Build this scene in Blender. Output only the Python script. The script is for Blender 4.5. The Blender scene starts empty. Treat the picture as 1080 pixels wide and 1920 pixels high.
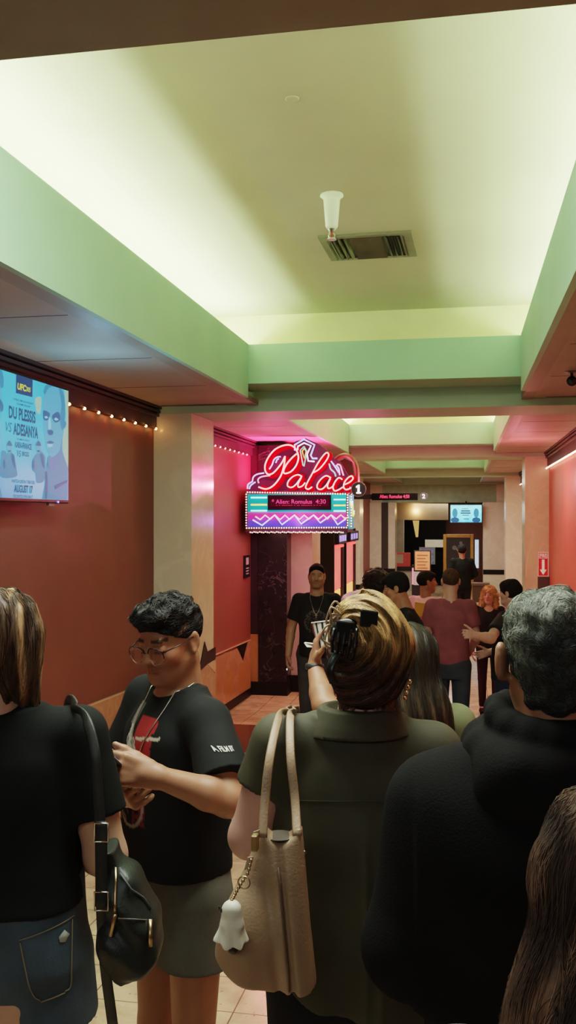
import bpy, bmesh, math, random
import numpy as np
from mathutils import Vector, Matrix
random.seed(7); np.random.seed(7)
C = bpy.context.scene.collection
FPX = 1750.0; CAMZ = 1.83; AX = math.atan(330/FPX); VY = 968.0
CF = Vector((-math.sin(AX), math.cos(AX), 0)); CR = Vector((math.cos(AX), math.sin(AX), 0))
def ray(px, py): return CF + CR*((px-540)/FPX) + Vector((0,0,1))*((VY-py)/FPX)
def atD(px, py, D): return Vector((0,0,CAMZ)) + ray(px,py)*D
def atY(px, py, Y):
    r = ray(px,py); return Vector((0,0,CAMZ)) + r*(Y/r.y)
def atX(px, py, X):
    r = ray(px,py); return Vector((0,0,CAMZ)) + r*(X/r.x)
def floor_z(y): return -0.047*min(y, 11.0)

# ---------------------------------------------------------------- materials
def new_mat(name):
    m = bpy.data.materials.new(name); m.use_nodes = True
    return m, m.node_tree, m.node_tree.nodes['Principled BSDF']
def mat(name, col, rough=.6, metal=0, var=.12, vscale=6, bump=0, bscale=60, emis=None, estr=0, spec=.5, attr=None, coat=0, sheen=0, trans=0, alpha=1, stretch=None, subsurf=0):
    m, nt, b = new_mat(name); N = nt.nodes; L = nt.links
    tc = N.new('ShaderNodeTexCoord'); src = tc.outputs['Object']
    if stretch:
        mp = N.new('ShaderNodeMapping'); mp.inputs['Scale'].default_value = stretch; L.new(src, mp.inputs[0]); src = mp.outputs[0]
    n = N.new('ShaderNodeTexNoise'); n.inputs['Scale'].default_value = vscale; n.inputs['Detail'].default_value = 4
    L.new(src, n.inputs['Vector'])
    mr = N.new('ShaderNodeMapRange'); mr.inputs[1].default_value=.3; mr.inputs[2].default_value=.7
    mr.inputs[3].default_value = 1-var; mr.inputs[4].default_value = 1+var
    L.new(n.outputs['Fac'], mr.inputs[0])
    mx = N.new('ShaderNodeVectorMath'); mx.operation='SCALE'
    if attr:
        at = N.new('ShaderNodeAttribute'); at.attribute_name = attr; L.new(at.outputs['Color'], mx.inputs[0])
    else: mx.inputs[0].default_value = col[:3]
    L.new(mr.outputs[0], mx.inputs['Scale'])
    L.new(mx.outputs[0], b.inputs['Base Color'])
    b.inputs['Roughness'].default_value = rough; b.inputs['Metallic'].default_value = metal
    b.inputs['Specular IOR Level'].default_value = spec; b.inputs['Coat Weight'].default_value = coat
    b.inputs['Sheen Weight'].default_value = sheen; b.inputs['Transmission Weight'].default_value = trans
    b.inputs['Alpha'].default_value = alpha
    if subsurf:
        b.inputs['Subsurface Weight'].default_value = subsurf; b.inputs['Subsurface Radius'].default_value=(.02,.008,.004); b.inputs['Subsurface Scale'].default_value=.5
    if bump:
        n2 = N.new('ShaderNodeTexNoise'); n2.inputs['Scale'].default_value = bscale; n2.inputs['Detail'].default_value=3
        L.new(src, n2.inputs['Vector'])
        bp = N.new('ShaderNodeBump'); bp.inputs['Strength'].default_value = bump; bp.inputs['Distance'].default_value=.01
        L.new(n2.outputs['Fac'], bp.inputs['Height']); L.new(bp.outputs[0], b.inputs['Normal'])
    if emis:
        b.inputs['Emission Color'].default_value = (*emis,1); b.inputs['Emission Strength'].default_value = estr*.35 if estr<3 else estr
    return m
ES=.30
def emi(name, col, s):
    s=s*ES
    return mat(name, tuple(min(1,c*.5) for c in col), .4, emis=col, estr=s, var=.02)
def marble(name, base, vein, scale=3, rough=.2, vw=.06, cloud=None, emis=0):
    m, nt, b = new_mat(name); N = nt.nodes; L = nt.links
    tc = N.new('ShaderNodeTexCoord')
    n = N.new('ShaderNodeTexNoise'); n.inputs['Scale'].default_value = scale; n.inputs['Detail'].default_value=8; n.inputs['Distortion'].default_value=1.2
    L.new(tc.outputs['Object'], n.inputs['Vector'])
    r = N.new('ShaderNodeValToRGB'); e = r.color_ramp.elements
    e[0].position=.5-vw; e[0].color=(0,0,0,1); e[1].position=.5+vw; e[1].color=(0,0,0,1)
    q = e.new(.5); q.color=(1,1,1,1)
    L.new(n.outputs['Fac'], r.inputs[0])
    n2 = N.new('ShaderNodeTexNoise'); n2.inputs['Scale'].default_value = scale*1.7; n2.inputs['Detail'].default_value=5
    L.new(tc.outputs['Object'], n2.inputs['Vector'])
    m1 = N.new('ShaderNodeMix'); m1.data_type='RGBA'
    m1.inputs[6].default_value=(*base,1); m1.inputs[7].default_value=(*(cloud or tuple(c*1.25 for c in base)),1)
    L.new(n2.outputs['Fac'], m1.inputs[0])
    m2 = N.new('ShaderNodeMix'); m2.data_type='RGBA'; m2.inputs[7].default_value=(*vein,1)
    L.new(r.outputs[0], m2.inputs[0]); L.new(m1.outputs[2], m2.inputs[6]); L.new(m2.outputs[2], b.inputs['Base Color'])
    b.inputs['Roughness'].default_value = rough
    return m

# ---------------------------------------------------------------- object helpers
def tag(o, label=None, cat=None, group=None, kind=None):
    if label: o['label']=label
    if cat: o['category']=cat
    if group: o['group']=group
    if kind: o['kind']=kind
    return o
def empty(name, loc, rz=0, label=None, cat=None, group=None):
    o = bpy.data.objects.new(name, None); C.objects.link(o); o.location=loc; o.rotation_euler=(0,0,rz); o.empty_display_size=.1
    return tag(o, label, cat, group)
def link(name, me, m, parent=None, smooth=False, keep=True):
    if m is not None and not me.materials:
        for q in (m if isinstance(m,(list,tuple)) else [m]): me.materials.append(q)
    if smooth:
        me.polygons.foreach_set('use_smooth', [True]*len(me.polygons))
    o = bpy.data.objects.new(name, me); C.objects.link(o)
    if parent is not None:
        o.parent = parent
        if keep: # geometry given in world space
            bpy.context.view_layer.update() if False else None
            M = Matrix.Translation(parent.location) @ parent.rotation_euler.to_matrix().to_4x4() @ Matrix.Diagonal((*parent.scale,1))
            p = parent.parent
            if p is not None:
                M = (Matrix.Translation(p.location) @ p.rotation_euler.to_matrix().to_4x4() @ Matrix.Diagonal((*p.scale,1))) @ M
            me.transform(M.inverted())
    return o
class MB:
    def __init__(s): s.v=[]; s.f=[]; s.mi=[]; s.cur=0
    def add(s, vs, fs):
        b=len(s.v); s.v += [tuple(v) for v in vs]; s.f += [tuple(b+i for i in f) for f in fs]; s.mi += [s.cur]*len(fs); return s
    def box(s, lo, hi):
        x0,y0,z0=lo; x1,y1,z1=hi
        return s.add([(x0,y0,z0),(x1,y0,z0),(x1,y1,z0),(x0,y1,z0),(x0,y0,z1),(x1,y0,z1),(x1,y1,z1),(x0,y1,z1)],
            [(0,3,2,1),(4,5,6,7),(0,1,5,4),(1,2,6,5),(2,3,7,6),(3,0,4,7)])
    def poly(s, pts, n, th):  # extruded planar polygon; n = thickness direction
        n=Vector(n).normalized()*th; k=len(pts); a=[Vector(p) for p in pts]; b=[p+n for p in a]
        fs=[tuple(range(k)), tuple(range(2*k-1,k-1,-1))]+[(i,i+k,(i+1)%k+k,(i+1)%k) for i in range(k)]
        return s.add(a+b, fs)
    def tube(s, pts, r, n=8, closed=False, flat=None):
        pts=[Vector(p) for p in pts]; k=len(pts); vs=[]; up=None
        for i,p in enumerate(pts):
            a = pts[i-1] if (i>0 or closed) else p; b = pts[(i+1)%k] if (i<k-1 or closed) else p
            t=(b-a); t = t.normalized() if t.length>1e-9 else Vector((0,0,1))
            if up is None: up = t.orthogonal().normalized() if flat is None else Vector(flat)
            if flat is not None: up = Vector(flat)
            u=(up-t*up.dot(t)); u = u.normalized() if u.length>1e-6 else t.orthogonal().normalized(); w=t.cross(u); up=u
            rr = r[i] if isinstance(r,list) else r
            ra,rb = rr if isinstance(rr,(list,tuple)) else (rr,rr)
            for j in range(n):
                q=2*math.pi*j/n; vs.append(p+u*math.cos(q)*ra+w*math.sin(q)*rb)
        fs=[]
        for i in range(k if closed else k-1):
            for j in range(n):
                a=i*n+j; b=i*n+(j+1)%n; c=((i+1)%k)*n+(j+1)%n; d=((i+1)%k)*n+j; fs.append((a,b,c,d))
        if not closed: fs += [tuple(range(n-1,-1,-1)), tuple((k-1)*n+j for j in range(n))]
        return s.add(vs,fs)
    def lathe(s, prof, c=(0,0,0), n=24, ax=None):
        c=Vector(c); M = ax or Matrix.Identity(3); vs=[]; k=len(prof)
        for r,z in prof:
            for j in range(n):
                q=2*math.pi*j/n; vs.append(c + M@Vector((r*math.cos(q), r*math.sin(q), z)))
        fs=[]
        for i in range(k-1):
            for j in range(n):
                fs.append((i*n+j, i*n+(j+1)%n, (i+1)*n+(j+1)%n, (i+1)*n+j))
        fs += [tuple(range(n-1,-1,-1)), tuple((k-1)*n+j for j in range(n))]
        return s.add(vs,fs)
    def ball(s, c, r, n=10, sc=(1,1,1)):
        prof=[(max(1e-4,r*math.sin(math.pi*i/(n))), -r*math.cos(math.pi*i/(n))) for i in range(n+1)]
        b=len(s.v); s.lathe(prof,(0,0,0),n+2)
        for i in range(b,len(s.v)):
            x,y,z=s.v[i]; s.v[i]=(x*sc[0]+c[0], y*sc[1]+c[1], z*sc[2]+c[2])
        return s
    def build(s, name, m, parent=None, smooth=False, bevel=0, keep=True):
        me=bpy.data.meshes.new(name); me.from_pydata(s.v,[],s.f)
        if isinstance(m,(list,tuple)):
            for q in m: me.materials.append(q)
            me.polygons.foreach_set('material_index', s.mi)
        bm=bmesh.new(); bm.from_mesh(me); bmesh.ops.recalc_face_normals(bm, faces=bm.faces)
        if bevel: bmesh.ops.bevel(bm, geom=bm.edges[:], offset=bevel, segments=2, affect='EDGES', profile=.6)
        bm.to_mesh(me); bm.free(); me.update()
        o = link(name, me, m if not isinstance(m,(list,tuple)) else None, parent, smooth, keep)
        return o
def box(name, lo, hi, m, parent=None, bevel=0, **k): return MB().box(lo,hi).build(name,m,parent,bevel=bevel)
def struct(name, mb, m, bevel=0):
    o = mb.build(name, m, bevel=bevel); o['kind']='structure'; return o
def crspline(pts, n=8, closed=False):
    P=[Vector(p) for p in pts]; k=len(P); out=[]
    for i in range(k if closed else k-1):
        p0=P[i-1] if (i>0 or closed) else P[0]*2-P[1]; p1=P[i]; p2=P[(i+1)%k]
        p3=P[(i+2)%k] if (i+2<k or closed) else p2*2-p1
        for j in range(n):
            t=j/n; out.append(.5*((2*p1)+(p2-p0)*t+(2*p0-5*p1+4*p2-p3)*t*t+(3*p1-p0-3*p2+p3)*t**3))
    if not closed: out.append(P[-1])
    return out
_txt=[0]
def text_mesh(body, size=1, xs=1, bold=0, ext=.001, align='CENTER', shear=0):
    cu=bpy.data.curves.new('txt','FONT'); cu.body=body; cu.size=size; cu.extrude=ext; cu.offset=bold; cu.shear=shear; cu.resolution_u=3
    cu.align_x=align; cu.align_y='CENTER'
    o=bpy.data.objects.new('txt',cu); C.objects.link(o); bpy.context.view_layer.update()
    dg=bpy.context.evaluated_depsgraph_get(); me=bpy.data.meshes.new_from_object(o.evaluated_get(dg))
    bpy.data.objects.remove(o); bpy.data.curves.remove(cu); me.materials.clear()
    if xs!=1: me.transform(Matrix.Diagonal((xs,1,1,1)))
    return me
def text(name, body, size, M, m, parent=None, **k):
    me=text_mesh(body,size,**k); me.transform(M); me.name=name
    return link(name, me, m, parent)

# ---------------------------------------------------------------- implicit surfaces
f32=np.float32
def rc(a,b,ra,rb=None, sq=None):
    rb = ra if rb is None else rb; a=np.array(a,float); b=np.array(b,float); d=b-a; L=max(1e-9,float(d@d))
    def fn(X,Y,Z):
        px,py,pz=X-a[0],Y-a[1],Z-a[2]
        t=np.clip((px*d[0]+py*d[1]+pz*d[2])/L,0,1)
        return np.sqrt((px-t*d[0])**2+(py-t*d[1])**2+(pz-t*d[2])**2)-(ra+(rb-ra)*t)
    r=max(ra,rb); return fn, np.minimum(a,b)-r, np.maximum(a,b)+r
def el(c,r,R=None):
    c=np.array(c,float); r=np.array(r,float)
    Rm = np.eye(3) if R is None else np.array(R,float)   # columns = axes
    def fn(X,Y,Z):
        px,py,pz=X-c[0],Y-c[1],Z-c[2]
        q=[px*Rm[0,i]+py*Rm[1,i]+pz*Rm[2,i] for i in range(3)]
        k0=np.sqrt((q[0]/r[0])**2+(q[1]/r[1])**2+(q[2]/r[2])**2)
        k1=np.sqrt((q[0]/r[0]**2)**2+(q[1]/r[1]**2)**2+(q[2]/r[2]**2)**2)
        return k0*(k0-1)/np.maximum(k1,1e-6)
    e=np.sqrt(((Rm*r)**2).sum(1)); return fn, c-e, c+e
def rot(rx=0,ry=0,rz=0):
    return np.array((Matrix.Rotation(rz,3,'Z')@Matrix.Rotation(rx,3,'X')@Matrix.Rotation(ry,3,'Y')))
def loft(tab, n=2.3, cap=.0):  # rows z,cx,cy,rx,ry ; vertical elliptical tube
    T=np.array(sorted(tab),float); z0,z1=T[0,0],T[-1,0]; zz=np.linspace(z0,z1,90)
    D=np.stack([np.interp(zz,T[:,0],T[:,i]) for i in range(1,5)],1)
    k=7; pad=np.concatenate([np.repeat(D[:1],k,0),D,np.repeat(D[-1:],k,0)]); ker=np.hanning(2*k+3)[1:-1]; ker/=ker.sum()
    D=np.stack([np.convolve(pad[:,i],ker,'valid') for i in range(4)],1)
    def fn(X,Y,Z):
        z=np.clip(Z,z0,z1); cx,cy,rx,ry=[np.interp(z,zz,D[:,i]) for i in range(4)]
        q=(np.abs((X-cx)/rx)**n+np.abs((Y-cy)/ry)**n)**(1/n)
        d=(q-1)*np.minimum(rx,ry)
        dz=np.maximum(z0-Z,Z-z1)
        return np.maximum(d,dz)
    lo=np.array([(D[:,0]-D[:,2]).min(),(D[:,1]-D[:,3]).min(),z0]); hi=np.array([(D[:,0]+D[:,2]).max(),(D[:,1]+D[:,3]).max(),z1])
    return fn,lo,hi
def xf(prim, R, t, s=1.0):
    fn,lo,hi=prim; R=np.array(R,float); t=np.array(t,float)
    def g(X,Y,Z):
        px,py,pz=(X-t[0])/s,(Y-t[1])/s,(Z-t[2])/s
        return fn(px*R[0,0]+py*R[1,0]+pz*R[2,0], px*R[0,1]+py*R[1,1]+pz*R[2,1], px*R[0,2]+py*R[1,2]+pz*R[2,2])*s
    cs=np.array([[ (lo,hi)[i][0],(lo,hi)[j][1],(lo,hi)[k][2]] for i in (0,1) for j in (0,1) for k in (0,1)])
    w=cs@R.T*s+t
    return g,w.min(0),w.max(0)
def halfspace(p,n):
    p=np.array(p,float); n=np.array(n,float); n/=np.linalg.norm(n)
    return (lambda X,Y,Z:(X-p[0])*n[0]+(Y-p[1])*n[1]+(Z-p[2])*n[2]), None, None
class SDF:
    def __init__(s): s.ops=[]; s.disp=None
    def u(s,p,k=.0): s.ops.append(('u',p,k)); return s
    def sub(s,p,k=.0): s.ops.append(('s',p,k)); return s
    def cut(s,p,n,k=.0): s.ops.append(('i',halfspace(p,n),k)); return s
    def cutloc(s,p,n,lo,hi): s.ops.append(('l',(halfspace(p,n)[0],np.array(lo,float),np.array(hi,float)),0)); return s
    @staticmethod
    def comb(F,d,t,k):
        if t=='u':
            if k<=0: return np.minimum(F,d)
            h=np.maximum(k-np.abs(F-d),0)/k; return np.minimum(F,d)-h*h*k*.25
        if t=='s': d=-d
        if k<=0: return np.maximum(F,d)
        h=np.maximum(k-np.abs(F-d),0)/k; return np.maximum(F,d)+h*h*k*.25
    def bounds(s):
        lo=np.min([o[1][1] for o in s.ops if o[0]=='u'],0); hi=np.max([o[1][2] for o in s.ops if o[0]=='u'],0); return lo,hi
    def ev(s,P):
        P=np.asarray(P,float); X,Y,Z=P[:,0],P[:,1],P[:,2]; F=np.full(len(P),.3)
        for t,(fn,lo,hi),k in s.ops:
            if t=='l':
                m=((P>=lo)&(P<=hi)).all(1); F[m]=np.maximum(F[m],fn(X[m],Y[m],Z[m])); continue
            F=s.comb(F,fn(X,Y,Z),t,k)
        if s.disp: F=F+s.disp(X,Y,Z)
        return F
    def grad(s,P,e=.002):
        g=np.stack([s.ev(P+np.eye(3)[i]*e)-s.ev(P-np.eye(3)[i]*e) for i in range(3)],1)
        return g/np.maximum(np.linalg.norm(g,axis=1,keepdims=True),1e-9)
    def mesh(s,name,res,colfn=None,pad=.02):
        lo,hi=s.bounds(); lo=lo-pad-res*2; hi=hi+pad+res*2
        n=np.ceil((hi-lo)/res).astype(int)+1; ax=[(lo[i]+np.arange(n[i])*res).astype(f32) for i in range(3)]
        F=np.full(n,.1,f32)
        for t,(fn,a,b),k in s.ops:
            if t=='i': sl=(slice(None),)*3
            else:
                m=(k+res*4) if t!='l' else 0
                i0=np.clip(np.floor((a-m-lo)/res).astype(int),0,n); i1=np.clip(np.ceil((b+m-lo)/res).astype(int)+1,0,n)
                if (i1<=i0).any(): continue
                sl=tuple(slice(i0[i],i1[i]) for i in range(3))
            X=ax[0][sl[0]][:,None,None]; Y=ax[1][sl[1]][None,:,None]; Z=ax[2][sl[2]][None,None,:]
            sub=F[sl]
            d=np.broadcast_to(fn(X,Y,Z),sub.shape)
            F[sl]= np.maximum(sub,d) if t=='l' else s.comb(sub,d,t,k)
        if s.disp:
            idx=np.nonzero(np.abs(F)<.04+res)
            F[idx]+=s.disp(ax[0][idx[0]],ax[1][idx[1]],ax[2][idx[2]])
        V,Q=surfnets(F,lo,res)
        me=bpy.data.meshes.new(name); me.vertices.add(len(V)); me.vertices.foreach_set('co',V.astype(f32).ravel())
        me.loops.add(len(Q)*4); me.loops.foreach_set('vertex_index',Q.astype(np.int32).ravel())
        me.polygons.add(len(Q)); me.polygons.foreach_set('loop_start',np.arange(0,len(Q)*4,4,dtype=np.int32))
        me.polygons.foreach_set('loop_total',np.full(len(Q),4,np.int32)); me.update(calc_edges=True); me.validate()
        if colfn is not None: paint(me,colfn(V))
        return me
def paint(me,col):
    at=me.color_attributes.new('Col','FLOAT_COLOR','POINT'); c=np.ones((len(me.vertices),4),f32); c[:,:3]=col; at.data.foreach_set('color',c.ravel())
def surfnets(F,lo,res):
    s=F<0; c=[s[i:s.shape[0]-1+i,j:s.shape[1]-1+j,k:s.shape[2]-1+k] for i in (0,1) for j in (0,1) for k in (0,1)]
    al=c[0].copy(); an=c[0].copy()
    for q in c[1:]: al&=q; an|=q
    I=np.argwhere(an&~al); off=np.array([(i,j,k) for i in (0,1) for j in (0,1) for k in (0,1)])
    vals=np.stack([F[I[:,0]+o[0],I[:,1]+o[1],I[:,2]+o[2]] for o in off],1)
    acc=np.zeros((len(I),3)); cnt=np.zeros(len(I))
    E=[(0,4),(1,5),(2,6),(3,7),(0,2),(1,3),(4,6),(5,7),(0,1),(2,3),(4,5),(6,7)]
    for a,b in E:
        va,vb=vals[:,a],vals[:,b]; m=(va<0)!=(vb<0); t=np.where(m,va/np.where(m,va-vb,1),0)
        acc+=np.where(m[:,None],off[a]+t[:,None]*(off[b]-off[a]),0); cnt+=m
    V=lo+(I+acc/cnt[:,None])*res
    ix=np.full(tuple(np.array(F.shape)-1),-1,np.int32); ix[I[:,0],I[:,1],I[:,2]]=np.arange(len(I))
    Q=[]
    for a in range(3):
        sh=[slice(None)]*3; s0=list(sh); s1=list(sh); s0[a]=slice(0,-1); s1[a]=slice(1,None)
        d=s[tuple(s0)]!=s[tuple(s1)]; J=np.argwhere(d); b,c_=(a+1)%3,(a+2)%3
        J=J[(J[:,b]>0)&(J[:,c_]>0)&(J[:,b]<F.shape[b]-1)&(J[:,c_]<F.shape[c_]-1)]
        eb=np.zeros(3,int); eb[b]=1; ec=np.zeros(3,int); ec[c_]=1
        g=lambda K: ix[K[:,0],K[:,1],K[:,2]]
        q=np.stack([g(J-eb-ec),g(J-ec),g(J),g(J-eb)],1)
        fl=~s[J[:,0],J[:,1],J[:,2]]; q[fl]=q[fl][:,::-1]
        Q.append(q)
    return V,np.concatenate(Q)
def folds(amp=.004, seed=0, f=14, dirs=((1,0,.25),(.2,.3,1),(-.7,.4,.8))):
    r=np.random.RandomState(seed); ph=r.rand(12)*6
    def d(X,Y,Z):
        w=.35*np.sin(Z*9+ph[0]+X*7)+.35*np.sin(X*11+ph[1]+Y*5); o=0
        for i,(a,b,c) in enumerate(dirs):
            o=o+np.sin((a*X+b*Y+c*Z)*f*(1+.45*i)+ph[2+i]+w*2.4)*(.5+.5*np.sin(Z*6+ph[5+i]+X*5))
        return -amp*o/len(dirs)
    return d
def strands(sdf, starts, field, n=14, step=.012, off=.0015, r=.0007, jit=.25, cols=None, seed=1, wav=0):
    rs=np.random.RandomState(seed); P=np.array(starts,float); m=len(P); path=[P.copy()]; J=rs.randn(m,3)*jit
    for i in range(n):
        g=sdf.grad(P); P=P-g*(sdf.ev(P)[:,None]-off*1.0)
        path[-1]=P.copy()
        d=field(P)+J+ (wav*np.sin(i*.9+J[:,:1]*9)*np.roll(J,1,1)*4 if wav else 0); d=d-g*(d*g).sum(1,keepdims=True)*.9
        d/=np.maximum(np.linalg.norm(d,axis=1,keepdims=True),1e-6); P=P+d*step; path.append(P.copy())
    path=np.stack(path,1); k=path.shape[1]
    T=np.gradient(path,axis=1); T/=np.maximum(np.linalg.norm(T,axis=2,keepdims=True),1e-9)
    A=np.cross(T,np.array([.3,.5,.8])); A/=np.maximum(np.linalg.norm(A,axis=2,keepdims=True),1e-9); B=np.cross(T,A)
    taper=np.interp(np.linspace(0,1,k),[0,.15,.8,1],[.4,1,1,.15])[None,:,None]*r
    ring=[path+(A*math.cos(q)+B*math.sin(q))*taper for q in (0,2.094,4.189)]
    V=np.stack(ring,2).reshape(-1,3); base=(np.arange(m)[:,None]*k+np.arange(k-1)[None,:])*3
    Q=np.concatenate([np.stack([base+j,base+(j+1)%3,base+3+(j+1)%3,base+3+j],-1).reshape(-1,4) for j in range(3)])
    col=None
    if cols is not None: col=np.repeat(cols(rs,m,path),k*3,0) if cols(rs,1,path[:1]).ndim==2 else None
    return V,Q,col
def merge_strands(me, V, Q, col, basecol=None):
    """append strands to a mesh (same material), returns new mesh with Col attribute"""
    n0=len(me.vertices); co=np.empty(n0*3,f32); me.vertices.foreach_get('co',co)
    cl=np.empty(n0*4,f32); me.color_attributes['Col'].data.foreach_get('color',cl)
    ls=np.empty(len(me.loops),np.int32); me.loops.foreach_get('vertex_index',ls)
    m2=bpy.data.meshes.new(me.name); VV=np.concatenate([co.reshape(-1,3),V.astype(f32)]); LL=np.concatenate([ls,(Q+n0).astype(np.int32).ravel()])
    m2.vertices.add(len(VV)); m2.vertices.foreach_set('co',VV.ravel()); m2.loops.add(len(LL)); m2.loops.foreach_set('vertex_index',LL)
    np_=len(LL)//4; m2.polygons.add(np_); m2.polygons.foreach_set('loop_start',np.arange(0,np_*4,4,dtype=np.int32)); m2.polygons.foreach_set('loop_total',np.full(np_,4,np.int32))
    m2.update(calc_edges=True)
    paint(m2,np.concatenate([cl.reshape(-1,4)[:,:3],col])); bpy.data.meshes.remove(me); return m2
# ================================================================= ROOM
XL, XR, XCL, XCR, XBL, XBR = -2.77, 1.30, -2.41, .935, -1.76, .44
def Z(dz): return CAMZ+dz
BEAMS = [(0.2,1.80),(8.1,8.85),(15.0,15.75),(21.9,22.65),(28.0,28.7)]
M_cream = mat('ceiling_paint',(.62,.57,.40),.75,var=.05,vscale=1.2,bump=.12,bscale=3)
M_green = mat('mint_paint',(.34,.56,.40),.6,var=.05,vscale=2,bump=.05,bscale=40)
M_beam = mat('beam_paint',(.40,.55,.40),.6,var=.06,vscale=2)
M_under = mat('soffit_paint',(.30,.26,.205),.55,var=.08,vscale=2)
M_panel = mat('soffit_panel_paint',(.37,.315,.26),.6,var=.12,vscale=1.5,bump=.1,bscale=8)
M_wall = mat('terracotta_wall_paint',(.225,.072,.056),.5,var=.06,vscale=3,bump=.03,bscale=120)
M_wallr = mat('salmon_wall_paint',(.58,.115,.105),.5,var=.06,vscale=3)
M_black = mat('black_trim',(.012,.011,.012),.35,var=.2)
M_dark = mat('dark_valance',(.045,.036,.030),.45,var=.15)
M_col = marble('cream_stone',(.66,.57,.45),(.74,.65,.52),1.6,.22,.05,cloud=(.71,.62,.49))
M_copA = marble('copper_marble',(.40,.20,.125),(.50,.27,.17),2.2,.22,.05,cloud=(.52,.24,.14))
M_copB = marble('amber_marble',(.40,.19,.08),(.46,.24,.12),2.6,.22,.05,cloud=(.50,.25,.11))
M_copC = marble('pale_marble',(.60,.40,.24),(.7,.5,.35),4,.2,.05)
M_blk = marble('black_marble',(.008,.008,.009),(.10,.095,.09),2.6,.24,.006,cloud=(.022,.02,.022))

# floor -----------------------------------------------------------
def floor_mat():
    m, nt, b = new_mat('marble_floor_tiles'); N=nt.nodes; L=nt.links
    tc=N.new('ShaderNodeTexCoord'); br=N.new('ShaderNodeTexBrick')
    br.offset=0; br.squash=1; br.inputs['Scale'].default_value=1; br.inputs['Brick Width'].default_value=.305; br.inputs['Row Height'].default_value=.305
    br.inputs['Mortar Size'].default_value=.0028; br.inputs['Mortar Smooth'].default_value=.1; br.inputs['Bias'].default_value=0
    br.inputs['Color1'].default_value=(.60,.45,.29,1); br.inputs['Color2'].default_value=(.68,.52,.34,1); br.inputs['Mortar'].default_value=(.16,.10,.06,1)
    L.new(tc.outputs['Object'],br.inputs['Vector'])
    n=N.new('ShaderNodeTexNoise'); n.inputs['Scale'].default_value=5; n.inputs['Detail'].default_value=8; n.inputs['Distortion'].default_value=.8; L.new(tc.outputs['Object'],n.inputs['Vector'])
    mr=N.new('ShaderNodeMapRange'); mr.inputs[1].default_value=.35; mr.inputs[2].default_value=.62; mr.inputs[3].default_value=.72; mr.inputs[4].default_value=1.1; L.new(n.outputs['Fac'],mr.inputs[0])
    n3=N.new('ShaderNodeTexNoise'); n3.inputs['Scale'].default_value=38; n3.inputs['Detail'].default_value=2; L.new(tc.outputs['Object'],n3.inputs['Vector'])
    m3=N.new('ShaderNodeMapRange'); m3.inputs[1].default_value=.68; m3.inputs[2].default_value=.74; m3.inputs[3].default_value=1; m3.inputs[4].default_value=.45; L.new(n3.outputs['Fac'],m3.inputs[0])
    mu=N.new('ShaderNodeMath'); mu.operation='MULTIPLY'; L.new(mr.outputs[0],mu.inputs[0]); L.new(m3.outputs[0],mu.inputs[1])
    sc=N.new('ShaderNodeVectorMath'); sc.operation='SCALE'; L.new(br.outputs['Color'],sc.inputs[0]); L.new(mu.outputs[0],sc.inputs['Scale']); L.new(sc.outputs[0],b.inputs['Base Color'])
    b.inputs['Roughness'].default_value=.16
    return m
M_floor=floor_mat(); M_flband=marble('dark_floor_band',(.06,.035,.03),(.14,.09,.07),4,.12,.03)
mb=MB(); ys=[-3,0,3,6,8.6,10.05,11,34]
vs=[]; 
for y in ys: vs += [(-6,y,floor_z(y) if y>-1 else .047),(4,y,floor_z(y) if y>-1 else .047)]
vs=[(x,y,-0.047*min(y,11)) for (x,y,z) in vs]
mb.v=vs; mb.f=[(2*i,2*i+1,2*i+3,2*i+2) for i in range(len(ys)-1)]; mb.mi=[0,0,0,0,1,0,0]
o=mb.build('floor',[M_floor,M_flband]); o['kind']='structure'

# ceiling, trays, soffits -------------------------------------------
mb=MB()
bays=[(BEAMS[i][1],BEAMS[i+1][0]) for i in range(4)]
mb.box((-2.2,1.3,Z(1.75)),(.90,8.3,Z(1.80)))
for a,b in bays[1:]: mb.box((-2.2,a,Z(1.75)),(.90,b,Z(1.80)))
struct('ceiling',mb,M_cream)
# tray end walls above ledges
mb=MB()
for a,b in bays:
    mb.box((-2.2,b-.15,Z(1.20)),(.90,b+.02,Z(1.76)))
    if a>3: mb.box((-2.2,a-.1,Z(1.20)),(.90,a,Z(1.76)))
mb.box((-2.2,1.3,Z(1.2)),(.9,1.35,Z(1.8)))
struct('wall_tray_end',mb,mat('tray_end_paint',(.82,.76,.46),.7,var=.03))
mb=MB()
for a,b in bays:
    for x0,x1 in ((-2.2,-2.15),(.85,.90)): mb.box((x0,a,Z(1.12)),(x1,b,Z(1.76)))
    mb.box((-2.2,a,Z(1.12)),(XBL-.03,b-.15,Z(1.15))); mb.box((XBR+.03,a,Z(1.12)),(.9,b-.15,Z(1.15)))
struct('wall_cove',mb,mat('cove_paint',(.8,.78,.62),.7,var=.03))
mb=MB()
for a,b in bays:
    mb.box((XBL-.035,a,Z(.985)),(XBL,b-.55,Z(1.43))); mb.box((XBR,a,Z(.985)),(XBR+.035,b-.55,Z(1.43)))
    mb.box((XBL-.1,b-.55,Z(1.10)),(XBR+.1,b-.05,Z(1.425)))
struct('trim_1',mb,M_green)
mb=MB()
for (a,b) in BEAMS[1:]: mb.box((XL,a,Z(.93)),(XR,b,Z(1.13)))
struct('ceiling_beam',mb,M_beam)
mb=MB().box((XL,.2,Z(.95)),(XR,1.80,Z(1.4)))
struct('ceiling_beam',mb,mat('near_beam_paint',(.22,.235,.19),.6,var=.06))
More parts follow.
